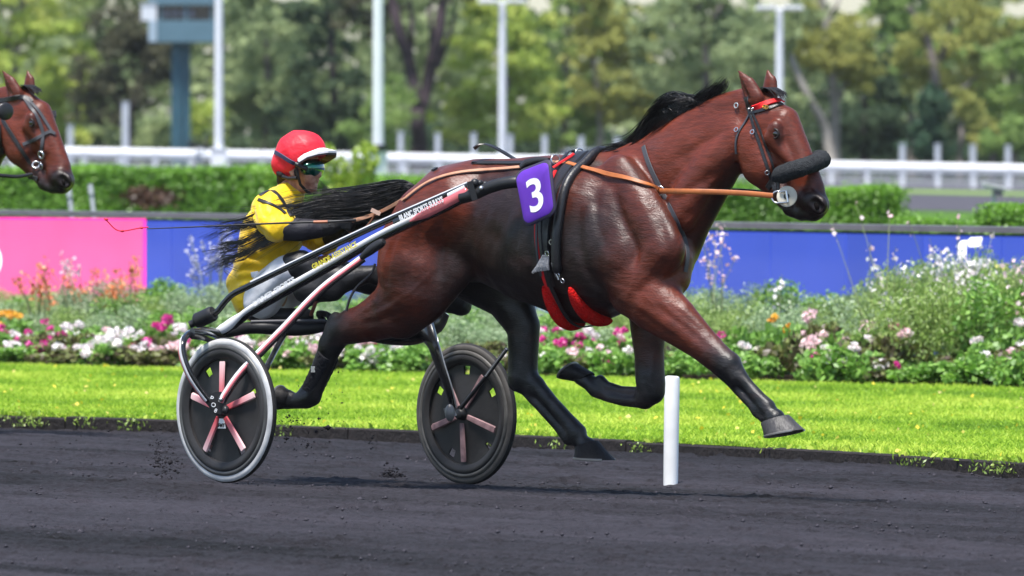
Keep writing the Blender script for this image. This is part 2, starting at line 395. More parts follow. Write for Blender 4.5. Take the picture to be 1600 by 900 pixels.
# ================================================================== the LED board
br = empty('screen_board', BOARD_A, math.atan2(bd.y, bd.x))
tag(br, 'long low perimeter screen showing blue and pink behind the flower bed', 'screen')
def ledmat(name, col, s):
    m = bpy.data.materials.new(name); m.use_nodes = True; t = m.node_tree; p = t.nodes['Principled BSDF']
    p.inputs['Base Color'].default_value = (.02, .02, .025, 1); p.inputs['Roughness'].default_value = .5
    tc = t.nodes.new('ShaderNodeTexCoord'); v = t.nodes.new('ShaderNodeTexWave'); v.wave_type = 'BANDS'; v.bands_direction = 'Z'
    v.inputs['Scale'].default_value = 14; v.inputs['Distortion'].default_value = 0
    v2 = t.nodes.new('ShaderNodeTexWave'); v2.bands_direction = 'X'; v2.inputs['Scale'].default_value = 10
    t.links.new(tc.outputs['Object'], v.inputs[0]); t.links.new(tc.outputs['Object'], v2.inputs[0])
    nz = t.nodes.new('ShaderNodeTexNoise'); nz.inputs['Scale'].default_value = 1.2; t.links.new(tc.outputs['Object'], nz.inputs[0])
    def mul(a, lo, hi):
        q = t.nodes.new('ShaderNodeMapRange'); q.inputs[3].default_value = lo; q.inputs[4].default_value = hi; t.links.new(a, q.inputs[0]); return q.outputs[0]
    a = t.nodes.new('ShaderNodeMath'); a.operation = 'MULTIPLY'; t.links.new(mul(v.outputs['Fac'], .75, 1.15), a.inputs[0]); t.links.new(mul(v2.outputs['Fac'], .92, 1.05), a.inputs[1])
    c = t.nodes.new('ShaderNodeMath'); c.operation = 'MULTIPLY'; t.links.new(a.outputs[0], c.inputs[0]); t.links.new(mul(nz.outputs[0], .8 * s, 1.2 * s), c.inputs[1])
    p.inputs['Emission Color'].default_value = (*col, 1); t.links.new(c.outputs[0], p.inputs['Emission Strength'])
    return m
BLUE, BLUE2 = ledmat('screen_blue', (.045, .09, .56), .54), ledmat('screen_deep_blue', (.042, .085, .53), .51)
PINK, MAG = ledmat('screen_pink', (.95, .12, .37), .6), ledmat('screen_magenta', (.95, .03, .40), .8)
WHT, YEL = ledmat('screen_white', (.95, .95, 1), 1.0), ledmat('screen_yellow', (.75, .68, .22), .95)
def bX(px):                                     # distance along the board for a photo column
    u = (px - 800) / FPX; return (u * BOARD_A.y - BOARD_A.x) / (bd.x - u * bd.y)
CAP = mat('board_cap', (.16, .15, .17), .5, .4, var=(.11, .1, .12), vscale=3)
x0, x1, PW = -24, 38, 1.0
MB().box(((x0 + x1) / 2, .06, .47), (x1 - x0, .10, .94)).build('casing', mat('board_casing', (.03, .03, .035), .6), br, False)
MB().box(((x0 + x1) / 2, .03, .978), (x1 - x0, .24, .044)).build('cap', CAP, br, False)
for i in range(int(x1 - x0)):
    mb = MB(); h = .93; b = .012; a0, a1 = x0 + i + .004, x0 + i + .996
    mb.add([(a0, .004, .02), (a1, .004, .02), (a1, .004, h), (a0, .004, h), (a0 + b, -.012, .02 + b), (a1 - b, -.012, .02 + b), (a1 - b, -.012, h - b), (a0 + b, -.012, h - b)],
           [(4, 5, 6, 7), (0, 1, 5, 4), (1, 2, 6, 5), (2, 3, 7, 6), (3, 0, 4, 7)])
    mb.build('panel', BLUE if (i % 4 != 1) else BLUE2, br, False)
def bz(px, py):
    x = bX(px); p = BOARD_A + bd * x; return EYE - (py - HORIZ) * p.y / FPX
def decal(name, pl, m, off):
    v = [(bX(px), -off, bz(px, py)) for px, py in pl]; v += [(a, -.013, c) for a, b, c in v]; n = len(pl)
    fs = [tuple(range(n))] + [(i, n + i, n + (i + 1) % n, (i + 1) % n) for i in range(n)]
    return link(name, mesh(name, v, fs), br, m)
decal('pink_field', [(-700, 338), (226, 344), (226, 520), (-700, 520)], PINK, .017)
decal('magenta_border', [(226, 342), (230, 342), (230, 520), (226, 520)], MAG, .017)
decal('magenta_border', [(-700, 335), (230, 341), (230, 344), (-700, 338)], MAG, .019)
def ell(cx, cy, rx, ry, n=20): return [(cx + rx * math.cos(2 * math.pi * i / n), cy + ry * math.sin(2 * math.pi * i / n)) for i in range(n)]
decal('white_mark', ell(-8, 407, 13, 23), WHT, .021)
decal('white_mark', [(1497, 385), (1503, 377), (1512, 375), (1512, 404), (1500, 404), (1500, 388)], WHT, .017)
decal('white_mark', [(1514, 376), (1520, 371), (1537, 370), (1535, 384), (1528, 386), (1516, 386)], WHT, .017)
decal('yellow_mark', [(1555, 414), (1578, 411), (1578, 426), (1560, 424)], YEL, .017)

# ================================================================== hedges
def hedge(label, px0, d0, px1, d1, h, depth, m, n, brown=None, z0=-.02, lsize=.05):
    a, b = Vector(((px0 - 800) * d0 / FPX, d0, 0)), Vector(((px1 - 800) * d1 / FPX, d1, 0)); d = b - a; L = d.length; d.normalize(); nn = Vector((-d.y, d.x, 0))
    if nn.y < 0: nn = -nn
    root = empty('hedge', (a + b) / 2); tag(root, label, 'hedge')
    # leaves over the front, top and ends, with an uneven surface
    h -= .09; P = []; N = []
    def bump(x, z): return .03 * np.sin(x * 2.3 + 1) + .02 * np.sin(x * 5.1 + z * 4) + .015 * np.sin(z * 7 + x)
    k = int(n * .55); x = rng.uniform(0, L, k); z = rng.uniform(0, h, k); y = bump(x, z) + rng.uniform(-.02, .07, k)
    P.append((x, y, z)); N.append(np.tile([0, -1, .2], (k, 1)))
    k = int(n * .35); x = rng.uniform(0, L, k); y = rng.uniform(0, depth, k); z = h + bump(x, y) * .8 + rng.uniform(-.07, .03, k) + (rng.uniform(0, 1, k) > .985) * .06
    P.append((x, y, z)); N.append(np.tile([0, -.2, 1], (k, 1)))
    k = int(n * .10); y = rng.uniform(0, depth, k); z = rng.uniform(0, h, k); x = np.where(rng.uniform(0, 1, k) > .5, L, 0) + rng.uniform(-.05, .08, k)
    P.append((x, y, z)); N.append(np.tile([1, 0, .2], (k, 1)))
    x, y, z = (np.concatenate([p[i] for p in P]) for i in range(3)); N = np.concatenate(N)
    da = np.array(d); na = np.array(nn); G = np.array(a)[None] + x[:, None] * da + y[:, None] * na; G[:, 2] = z + z0
    NW = N[:, :1] * da + N[:, 1:2] * na; NW[:, 2] = N[:, 2]
    tint = .45 + .3 * np.sin(x * 3 + z * 2) * np.sin(x * 1.3)
    G -= np.array(root.location)
    if brown:
        u = 800 + FPX * (G[:, 0] + root.location.x) / (G[:, 1] + root.location.y); v = HORIZ + FPX * (EYE - G[:, 2]) / (G[:, 1] + root.location.y)
        msk = ((u - brown[0]) / brown[2]) ** 2 + ((v - brown[1]) / brown[3]) ** 2 + rng.normal(0, .3, len(u)) < 1
        link('dead_foliage', leaves('dead_foliage', G[msk], lsize, 1.5, None, 0, NW[msk]), root, MATS['dead_leaf'])
        G, NW, tint = G[~msk], NW[~msk], tint[~msk]
    link('foliage', leaves('foliage', G, lsize, 1.5, tint, 0, NW), root, m)
    mb = MB(); c = a + d * (L / 2) + nn * (depth / 2 + .06); M = Matrix.Rotation(math.atan2(d.y, d.x), 3, 'Z')
    mb.box(Vector((c.x, c.y, z0 + h / 2 - .04)) - Vector(root.location), (L - .1, depth - .1, h - .06), M).build('branches', mat('hedge_core', (.018, .025, .008), .95, .05), root, False)
leafmat('dead_leaf', (.10, .05, .03), (.15, .07, .04), (.2, .1, .06))
HM = leafmat('hedge_leaf', (.085, .20, .018), (.14, .31, .025), (.23, .44, .04), .3, .04)
HM2 = leafmat('hedge_leaf_light', (.22, .34, .04), (.33, .46, .05), (.45, .55, .1), .35, .03)
hedge('long clipped hedge with a brown dead patch, behind the pink screen', -200, 124, 432, 122, 1.22, 2.2, HM, 34000, brown=(235, 308, 50, 16), lsize=.042)
hedge('lower clipped hedge between the driver and the horse rump', 425, 122, 1010, 116, 1.10, 2.0, HM, 26000, lsize=.042)
hedge('tall square-ended hedge below the front horse nose', 1020, 88, 1384, 87.5, 1.2, 1.2, HM, 42000, lsize=.024)
hedge('low strip of clipped hedge on top of the right end of the screen', 1380, 75.5, 1540, 75, .97, .9, HM, 20000, lsize=.022)
hedge('taller rounded end of hedge at the right picture edge', 1520, 72, 1790, 71, 1.13, 1.1, HM, 22000, lsize=.022)
# two yellowish young shrubs between driver and hedge
for (cx, cy, r, lab) in [(560, 268, 34, 'yellowish young shrub in front of the thick lamp post'), (528, 272, 20, 'small yellowish shrub just in front of the driver face')]:
    D = 112; c = W(cx, cy, D); o = empty('shrub', (c.x, c.y, 0)); tag(o, lab, 'shrub')
    P = np.concatenate([blob_points((random.gauss(0, .1), random.gauss(0, .1), c.z * f), (.16 * r / 30, .16, .24), 160)[0] for f in (.35, .6, .8, 1.0, 1.15)])
    link('foliage', leaves('foliage', P, .05, 1.8, upright=.3), o, HM2)
    MB().tube([(0, 0, -.1), (0, 0, c.z)], [.02, .008], 6).build('stem', mat('twig', (.08, .06, .04), .9), o)
# two grey stakes behind the board
for i, (px, lab) in enumerate([(127, 'shorter pale stake leaning behind the screen under the rear horse nose'), (161, 'taller pale stake leaning behind the screen right of its neighbour')]):
    D = 90; a, b = W(px - 3 + i * 1, 290 - i * 4, D), W(px + 3, 345, D); mb = MB()
    mb.box((0, 0, .62), (.045, .03, 1.32)); mb.box((0, -.02, 1.2), (.055, .012, .06))
    o = mb.build('stake', mat('pale_stake', (.42, .44, .48), .5), None, False); top = EYE - (290 - i * 4 - HORIZ) * D / FPX
    o.location = (b.x, D, top - 1.28); o.rotation_euler = (0, R(-7), 0); tag(o, lab, 'stake', 'stakes behind the screen')
# small yellow flowers and fallen leaves dotted over the lawn
P, t = region_pts(240, KZ, BEDF); P[:, 2] = rng.uniform(.015, .035, len(P))
leafmat('lawn_flower', (.75, .55, .04), (.8, .66, .06), (.6, .5, .2), .3)
tag(link('lawn_flowers', leaves('lawn_flowers', P, .026, 1.1), None, MATS['lawn_flower']), 'tiny yellow flowers and leaves dotted over the lawn', 'flowers', kind='stuff')
# ================================================================== FAR BACKGROUND
# white running rail
DR = 240.0; ppm = FPX / DR
WHITE = mat('white_rail_paint', (.80, .81, .84), .45, .4, var=(.70, .71, .75), vscale=2)
GREYP = mat('grey_post_paint', (.50, .53, .58), .5, .4, var=(.42, .45, .5), vscale=4)
def rail_y(px): return 236 + (265 - 236) * px / 1600.0
c = W(800, rail_y(800), DR); rr = empty('running_rail', (c.x, DR, 0)); tag(rr, 'long low white running rail crossing the far side of the course', 'fence')
step = 55.6
for i in range(-6, 38):
    px = 1299 - 20 * step + i * step
    a, b = W(px, rail_y(px), DR), W(px + step, rail_y(px + step), DR); dd = b - a; M = Matrix.Rotation(-math.atan2(dd.z, dd.x), 3, 'Y')
    mb = MB(); L = dd.length; h, w, k = .14, .07, .05
    sec = [(-w, -h), (w, -h), (w + .03, 0), (w, h - k), (w - k * .6, h), (-w + k * .6, h), (-w, h - k), (-w - .03, 0)]
    vs = [M @ Vector((sx * (L / 2 - .008), y, z)) for sx in (-1, 1) for y, z in sec]
    mb.add(vs, [tuple(range(8)), tuple(reversed(range(8, 16)))] + [(j, (j + 1) % 8, 8 + (j + 1) % 8, 8 + j) for j in range(8)])
    o = mb.build('beam', WHITE, rr, False); o.location = (a + b) / 2 - Vector(rr.location)
    mb = MB(); mb.box((0, .0, -.45), (.11, .09, .7)); mb.box((0, 0, -.21), (.2, .12, .04))
    o = mb.build('post', WHITE, rr, False); o.location = a - Vector(rr.location)
# mesh fence with tall square posts behind it
DF = 244.0
mf = empty('mesh_fence', (0, DF, 0)); tag(mf, 'grey wire fence with tall square posts standing behind the white rail', 'fence')
tops = {110: 196, 196: 160, 626: 207, 684: 209, 740: 209, 797: 211, 851: 212, 1410: 226, 1465: 226, 1520: 227, 1575: 228, 1630: 229, 1686: 230, 908: 214, 964: 215, 53: 194, -3: 193}
for px, ty in tops.items():
    a = W(px, ty, DF); base = zf(a.x) - .1; mb = MB(); w = .16 if px != 196 else .2
    mb.box((0, 0, (a.z + base) / 2), (w, .12, a.z - base)); mb.box((0, 0, a.z + .012), (w + .04, .16, .03)); mb.box((0, -.07, (a.z + base) / 2), (w * .3, .02, a.z - base - .1))
    o = mb.build('post', GREYP, mf, False); o.location = (a.x, 0, 0)
wm = mat('fence_wire', (.36, .38, .42), .5, .5)
for k in range(9):
    a, b = W(-200, rail_y(-200) + 14 + k * 3.6, DF), W(1800, rail_y(1800) + 14 + k * 3.6, DF)
    o = MB().tube([a - Vector(mf.location), b - Vector(mf.location)], .016, 6).build('wire', wm, mf)
# lamp posts
LPM = mat('lamp_post_paint', (.74, .76, .80), .4, .5, var=(.66, .68, .73), vscale=1.5)
DARK = mat('dark_fitting', (.03, .035, .045), .5, .5)
def lamp(px, D, w, base_py, label, head=None, box=None, plate=None):
    b = W(px, base_py, D); s = D / FPX; o = empty('lamp_post', b); tag(o, label, 'lamp post', 'white lighting masts along the course')
    top = (b.z * 0 + (EYE + (HORIZ - (head if head is not None else -160)) * s)) - b.z; r = w * s / 2
    MB().tube([(0, 0, -.6), (0, 0, top * .5), (0, 0, top)], [r * 1.12, r, r * .9], 14).build('mast', LPM, o)
    mb = MB(); mb.tube([(-1.3 * 29 * s, 0, top), (1.3 * 29 * s, 0, top)], 2.2 * s, 8)
    for k in (-1, -.45, .45, 1): mb.box((k * 29 * s, -.1, top + .06), (14 * s, .35, 4.5 * s))
    mb.build('lamp_head', mat('lamp_head_white', (.82, .84, .88), .35, .5), o)
    if box: mb = MB(); mb.box((0, 0, -box[1] * s / 2 + box[2] * s), (box[0] * s, box[0] * s, box[1] * s)); mb.box((0, 0, box[2] * s + .015), (box[0] * s * 1.15, box[0] * s * 1.15, .03)); mb.build('base_box', WHITE, o, False)
    if plate:
        mb = MB(); mb.tube([(-6 * s, -r, plate * s), (-6 * s, -r, plate * s + 5 * s)], [20 * s, 21 * s], 18); mb.tube([(6 * s, -r * 1.2, plate * s - 5 * s), (6 * s, -r * 1.2, plate * s)], [9 * s, 14 * s], 12)
        mb.build('lamp_bracket', DARK, o)
lamp(342, 180, 13, 262, 'white mast just right of the blue camera tower', None, (24, 30, 28))
lamp(591, 150, 17, 285, 'thickest white mast, with a dark round bracket and a white box at its foot', None, (28, 46, 46), 54)
lamp(785, 252, 11.5, 262, 'white mast with a flat lamp head, above the horse back', 4)
lamp(1218, 252, 12, 270, 'white mast with a flat lamp head, behind the front horse ears', 14)
# slim grey pole beside the thick mast
o = MB().tube([W(583, 320, 130), W(583, 236, 130)], .035, 8).build('slim_pole', GREYP); tag(o, 'slim grey pole close to the foot of the thickest mast', 'pole')
# floodlights sitting at the rail
def spot(px, py, D, label, white=False):
    c = W(px, py, D); s = D / FPX; o = empty('floodlight', c); tag(o, label, 'floodlight')
    mb = MB(); M = Matrix.Rotation(R(12), 3, 'Y'); mb.box((0, 0, 2 * s), (34 * s, .2, 7 * s), M); mb.box((0, -.04, 6 * s), (38 * s, .3, 2 * s), M); mb.build('housing', DARK if not white else WHITE, o, False)
    MB().tube([(0, 0, -22 * s), (0, 0, 2 * s)], [4 * s, 3 * s], 8).build('stand', GREYP, o)
    mb = MB(); mb.box((6 * s, -.12, -5 * s), (14 * s, .12, 8 * s), M); mb.build('bracket', WHITE if not white else DARK, o, False)
spot(310, 231, 176, 'dark flat floodlight standing at the rail left of the jockey helmet')
spot(1553, 296, 110, 'small pale floodlight with a dark bracket on the right hedge', True)
# camera tower
DT = 268.0; s = DT / FPX; b = W(283, 260, DT); tw = empty('camera_tower', b); tag(tw, 'blue grey camera tower with a dark window on one column', 'tower')
TB = mat('tower_blue', (.10, .185, .24), .5, .4, var=(.085, .16, .205), vscale=1.5); TC = mat('tower_column', (.034, .10, .14), .5, .4, var=(.028, .082, .115), vscale=2)
z = lambda py: (260 - py) * s; x = lambda px: (px - 283) * s
mb = MB(); mb.box((x(276), 0, z(160) - 1), (16 * s, .36, 200 * s + 2)); mb.box((x(290), .05, z(160) - 1), (14 * s, .3, 200 * s + 2)); mb.build('column', TC, tw, False)
MB().box((x(287), .3, z(49)), (104 * s, 1.9, 34 * s)).build('cabin_wall', TB, tw, False)
MB().box((x(240), -.68, z(49)), (13 * s, .06, 33 * s)).build('side_panel', mat('tower_pale', (.33, .42, .5), .5), tw, False)
MB().box((x(287), .32, z(20)), (96 * s, 1.7, 25 * s)).build('window', mat('tower_glass', (.015, .02, .03), .1, .6), tw, False)
for px in (252, 292, 332): MB().box((x(px), -.56, z(20)), (4 * s, .08, 26 * s)).build('mullion', TB, tw, False)
mb = MB(); mb.box((x(287), .3, z(-8)), (108 * s, 2.0, 32 * s)); mb.box((x(287), .3, z(-26)), (116 * s, 2.2, 5 * s)); mb.build('roof', TB, tw, False)
mb = MB(); mb.box((x(234), -.5, z(20)), (24 * s, .4, 25 * s)); mb.box((x(234), -.5, z(6)), (26 * s, .46, 2 * s)); mb.build('equipment_box', mat('tower_white', (.62, .65, .7), .5), tw, False)
mb = MB()
for px in (262, 275, 288, 301): mb.ball((x(px), -.56, z(22)), (5 * s, .05, 7 * s), 8, 6)
mb.build('monitor', mat('monitor_grey', (.12, .13, .17), .4), tw)
# a parked car half hidden by the rail
DC = 256.0; c = W(905, 300, DC); car = empty('parked_car', (c.x, DC, W(905, 234, DC).z - 1.42)); tag(car, 'silver car parked behind the white rail beyond the horse saddle', 'car')
CB = mat('car_silver', (.5, .53, .58), .3, .6, coat=.6); CG = mat('car_glass', (.03, .04, .05), .08, .7)
def loft(secs, n): 
    mb = MB(); k = len(secs[0])
    v = [p for q in secs for p in q]; f = [(i * k + j, i * k + (j + 1) % k, (i + 1) * k + (j + 1) % k, (i + 1) * k + j) for i in range(len(secs) - 1) for j in range(k)]
    return mb.add(v, f + [tuple(reversed(range(k))), tuple(range((len(secs) - 1) * k, len(secs) * k))])
prof = [(-2.0, .45, .62), (-1.9, .28, .78), (-1.0, .25, .92), (.9, .25, .95), (1.85, .28, .9), (2.0, .45, .75)]
loft([[(xx, -.85, z0), (xx, -.85, z1 - .12), (xx, -.72, z1), (xx, .72, z1), (xx, .85, z1 - .12), (xx, .85, z0)] for xx, z0, z1 in prof], 6).build('body', CB, car)
loft([[(xx, -w_, .9), (xx2, -w_ + .17, 1.40), (xx2, w_ - .17, 1.40), (xx, w_, .9)] for xx, xx2, w_ in [(-1.1, -.45, .78), (-.4, -.3, .8), (.8, .7, .8), (1.75, 1.3, .78)]], 4).build('window', CG, car, False)
MB().box((.4, 0, 1.415), (1.7, 1.18, .05)).build('roof', CB, car, False)
for xx in (-1.25, 1.3):
    for yy in (-.8, .8): MB().tube([(xx, yy - .1, .32), (xx, yy + .1, .32)], .32, 16).build('wheel', DARK, car)
for yy in (-.6, .6): MB().ball((-1.98, yy, .66), (.06, .16, .08)).build('headlight', WHITE, car)

# ================================================================== trees
BARK = mat('bark_grey', (.20, .175, .155), .9, .15, var=(.12, .105, .095), vscale=3, bump=.5, bscale=8)
BARKD = mat('bark_dark', (.062, .044, .05), .9, .15, var=(.040, .030, .035), vscale=3, bump=.5, bscale=8)
BARKP = mat('bark_pale', (.34, .31, .28), .9, .15, var=(.22, .20, .18), vscale=3, bump=.4, bscale=8)
LM = {'yellow': leafmat('leaf_yellow_green', (0.280, 0.372, 0.084), (0.430, 0.541, 0.121), (0.616, 0.620, 0.186), .45, .0),  # tree leaf colours paled to paint in the haze of distance
      'mid': leafmat('leaf_mid_green', (0.158, 0.242, 0.074), (0.242, 0.355, 0.108), (0.372, 0.485, 0.158), .45, .0),
      'grey': leafmat('leaf_grey_green', (0.223, 0.288, 0.139), (0.318, 0.392, 0.196), (0.448, 0.522, 0.260), .45, .0),
      'dark': leafmat('leaf_dark_green', (0.050, 0.086, 0.050), (0.080, 0.124, 0.070), (0.124, 0.174, 0.091), .45, .0),
      'brown': leafmat('leaf_brown_green', (0.075, 0.084, 0.056), (0.117, 0.119, 0.075), (0.166, 0.166, 0.099), .45, .0),
      'ivy': leafmat('ivy_leaf', (0.047, 0.099, 0.063), (0.075, 0.148, 0.091), (0.117, 0.198, 0.117), .45, .0),
      'olive': leafmat('leaf_olive', (0.242, 0.270, 0.084), (0.355, 0.372, 0.112), (0.504, 0.504, 0.167), .45, .0)}
GAPS = [(842, 6, 24, 18), (880, 15, 12, 9), (1004, -4, 29, 15), (1212, -2, 35, 18), (1318, 4, 40, 21), (1296, 28, 12, 13), (1594, 15, 32, 16), (1150, 3, 13, 9), (760, -4, 16, 12), (450, -4, 40, 10)]
def in_gap(G):                                  # places where the sky shows between the crowns
    u = 800 + FPX * G[:, 0] / G[:, 1]; v = HORIZ - FPX * (G[:, 2] - EYE) / G[:, 1]; m = np.zeros(len(G), bool)
    for a, b, ra, rb in GAPS: m |= ((u - a) / ra) ** 2 + ((v - b) / rb) ** 2 + rng.normal(0, .25, len(u)) < 1
    return m
def tree(name, label, D, leaf, crowns, trunk=None, bark=None, limbs=(), n=1, lsize=.16, group=None, dens=1.0):
    """crowns: (cx, cy, rx, ry) ellipses filled with uneven leaf clumps; trunk / limbs: [(px, py, width)] in the photograph's scale at distance D"""
    s = D / FPX; tx = trunk[0][0] if trunk else crowns[0][0]
    b = W(tx, 250, D); root = empty(name, (b.x, D, zf(b.x) - .5)); tag(root, label, 'tree' if 'shrub' not in name else 'shrub', group)
    O = Vector(root.location)
    if not trunk: trunk = [(tx, 262, 9), (tx + 4, crowns[0][1], 5)]
    def tb(path, yoff=0):
        sp = spline([(a, p, w, 0) for a, p, w in path], 10)
        return [W(a + random.gauss(0, .8), p, D + yoff + .25 * math.sin(i)) - O for i, (a, p, w, _) in enumerate(sp)], [max(w, 1) * s / 2 for _, _, w, _ in sp]
    mb = MB(); p, r = tb(trunk); mb.tube(p, r, 9)
    # the foot reaches the ground
    mb.tube([(p[0].x, p[0].y, -.2), p[0]], [r[0] * 1.3, r[0]], 9); mb.build('trunk', bark or BARK, root)
    for l in limbs:
        p, r = tb(l, random.uniform(-.4, .4)); MB().tube(p, r, 7).build('limb', bark or BARK, root)
    P = []; T = []
    for (cx, cy, rx, ry) in crowns:
        k = max(6, int(rx * ry / 130 * dens))
        for _ in range(k):
            a = rng.uniform(0, 6.28); q = rng.uniform(0, 1) ** .55
            px, py = cx + rx * q * math.cos(a), cy + ry * q * math.sin(a)
            dy = rng.normal(0, .5) * min(rx, ry) * s * (1 - q * q + .15); rad = rng.uniform(10, 24) * s
            c = W(px, py, D + dy); m = int(rng.uniform(26, 52))
            pts, d = blob_points(tuple(c - O), (rad * rng.uniform(1, 1.6), rad, rad * rng.uniform(.55, .9)), m, .3)
            P.append(pts); T.append(np.full(m, rng.uniform(.25, .8)))
    if P: keep = ~in_gap(np.concatenate(P) + np.array(O)); link('crown', leaves('crown', np.concatenate(P)[keep], lsize, 1.5, np.concatenate(T)[keep], spread=.07), root, LM[leaf])
    return root
tree('tree', 'broad yellow green tree behind the rear horse head', 276, 'yellow', [(25, 60, 120, 150), (90, 175, 75, 60), (30, -90, 130, 60)], [(20, 262, 16), (22, 120, 12), (34, 20, 9), (45, -60, 6)], BARK, [[(22, 110, 8), (12, 60, 6), (25, 0, 4)]])
tree('tree', 'dark brownish tree with a leaning trunk, left of the camera tower', 272, 'brown', [(190, 110, 72, 62), (160, 160, 50, 40), (235, 70, 50, 60), (190, 40, 50, 40)], [(201, 262, 15), (205, 185, 13), (222, 125, 9), (245, 70, 6)], BARKD)
tree('tree', 'pale green shrubby tree between the rear horse and the tower column', 282, 'grey', [(160, 205, 60, 40), (235, 200, 45, 45)], None)
tree('tree', 'yellowish low tree right behind the tower column foot', 284, 'yellow', [(320, 190, 45, 55)], None)
tree('tree', 'grey green tree directly above the jockey red helmet', 278, 'grey', [(420, 80, 82, 100), (400, 170, 60, 55), (380, -60, 110, 60)], [(415, 262, 14), (418, 120, 10), (410, 20, 7)])
tree('tree', 'darkest evergreen tree between the helmet and the thick mast', 274, 'dark', [(515, 130, 52, 100), (470, 190, 45, 50), (540, 200, 40, 40), (500, 20, 60, 50)], [(520, 262, 15), (520, 100, 10), (510, -20, 6)], BARKD)
tree('tree', 'big dark tree with a tall forked trunk right of the thick mast', 268, 'brown', [(620, -70, 110, 50), (560, 20, 60, 35), (715, -40, 50, 40)],
     [(656, 262, 30), (655, 215, 24), (653, 175, 24), (655, 150, 27)], BARKD, [[(652, 160, 18), (640, 100, 19), (625, 50, 18), (612, 0, 15), (600, -50, 10)], [(660, 165, 18), (672, 110, 20), (684, 60, 19), (694, 0, 16), (700, -50, 10)], [(641, 100, 8), (644, 50, 8), (640, 0, 7)], [(676, 95, 8), (672, 40, 7), (676, -10, 6)], [(684, 105, 9), (700, 60, 7), (712, 20, 6)]])
tree('small_tree', 'light green young tree at the foot of the dark forked trunk', 266, 'mid', [(585, 195, 45, 45), (610, 150, 26, 30)], None)
tree('tree', 'bright yellow green tree around the mast above the horse back', 270, 'yellow', [(770, 100, 85, 85), (740, 175, 75, 45), (800, 20, 75, 40), (830, 170, 60, 50)], [(790, 262, 12), (795, 120, 9), (800, 20, 6)])
tree('tree', 'leafy mid green tree left of the pale slender trunk', 276, 'mid', [(885, 110, 80, 95), (880, 190, 60, 40), (870, 10, 60, 30)], [(880, 262, 12), (884, 120, 9), (890, 10, 6)])
tree('tree', 'olive tree on a pale slender trunk above the horse withers', 272, 'olive', [(965, 110, 70, 80), (930, 60, 50, 50), (990, 180, 40, 30), (960, 0, 60, 30)], [(937, 262, 13), (938, 190, 11), (930, 110, 9), (912, 30, 8), (908, -30, 6)], BARKP, [[(938, 150, 6), (965, 100, 5), (982, 40, 4)]])
tree('tree', 'grey green forked tree behind the black mane', 270, 'grey', [(1050, 70, 60, 85), (1080, -10, 90, 40), (1140, 60, 50, 60)], [(1100, 262, 17), (1104, 150, 14), (1102, 70, 12), (1098, 40, 12)], BARK, [[(1100, 50, 9), (1092, 10, 7), (1086, -30, 6)], [(1104, 45, 10), (1120, 20, 9), (1130, -20, 7)]])
tree('tree', 'tree with a pale trunk leaning right, behind the front horse face', 266, 'grey', [(1190, 70, 60, 75), (1230, 150, 35, 45), (1240, 10, 70, 30)], [(1300, 262, 18), (1288, 195, 15), (1265, 155, 12), (1240, 100, 10), (1228, 40, 8)], BARKP)
tree('tree', 'tree with a pale upright trunk and side branch above the sheepskin noseband', 268, 'olive', [(1300, 60, 60, 60), (1340, 110, 45, 50), (1270, 60, 40, 60)], [(1306, 262, 17), (1304, 170, 16), (1296, 100, 14), (1288, 40, 13), (1280, -20, 10)], BARKP, [[(1307, 160, 8), (1325, 120, 8), (1336, 80, 6)], [(1290, 40, 7), (1306, 10, 6), (1318, -20, 5)]])
tree('tree', 'dark dense evergreen above the right end of the white rail', 276, 'dark', [(1350, 180, 75, 60), (1400, 215, 60, 30), (1290, 215, 50, 30), (1380, 110, 50, 50)], [(1350, 262, 15), (1352, 150, 10)], BARKD)
tree('tree', 'mid green tree high above the ivy covered trunk', 280, 'mid', [(1420, 60, 85, 75), (1400, -10, 90, 35), (1395, 130, 45, 45)], [(1425, 262, 13), (1420, 120, 10), (1416, 20, 7)])
tree('tree', 'olive tree on a trunk wrapped in dark ivy', 266, 'olive', [(1495, 70, 75, 75), (1430, 95, 40, 55), (1530, 20, 70, 40)], [(1452, 262, 20), (1456, 190, 18), (1462, 130, 16), (1450, 60, 12), (1420, 10, 9)], BARK, [[(1462, 150, 9), (1500, 140, 6), (1525, 120, 4)], [(1460, 120, 10), (1480, 60, 8), (1490, 0, 6)]])
o = bpy.context.scene.objects['tree.012'] if 'tree.012' in bpy.data.objects else None
tree('tree', 'mid green tree at the right picture edge beyond the tall posts', 272, 'mid', [(1570, 110, 70, 90), (1600, 200, 50, 40), (1640, 90, 80, 120)], [(1585, 262, 14), (1580, 120, 10), (1575, 30, 7)])
tree('tree', 'dark tree right of the ivy trunk, behind the tall posts', 278, 'dark', [(1520, 180, 50, 55), (1560, 215, 50, 28)], None, BARKD)
tree('small_tree', 'low yellowish green tree between the right tall posts', 264, 'olive', [(1500, 175, 26, 32), (1545, 205, 26, 20)], None)
tree('small_tree', 'small bright green tree at the rail between the last tall posts', 262, 'mid', [(1550, 226, 26, 17), (1590, 205, 18, 24)], None)
# ivy column
c = W(1450, 250, 265.5); iv = empty('ivy', (c.x, 265.5, zf(c.x) - .5)); tag(iv, 'dark green ivy climbing the trunk behind the tall posts', 'ivy')
P = []
for _ in range(70):
    py = rng.uniform(140, 250); hw = 8 + (py - 140) * .17; q = W(1454 - (py - 140) * .06 + rng.normal(0, hw * .6), py, 265.5 + rng.normal(-.1, .2)) - Vector(iv.location)
    P.append(blob_points(tuple(q), (.25, .2, .22), 34, .3)[0])
link('foliage', leaves('foliage', np.concatenate(P), .13, 1.3), iv, LM['ivy'])
MB().tube([(0, .3, 0), (.1, .3, 2.2)], [.2, .12], 8).build('stem', BARKD, iv)
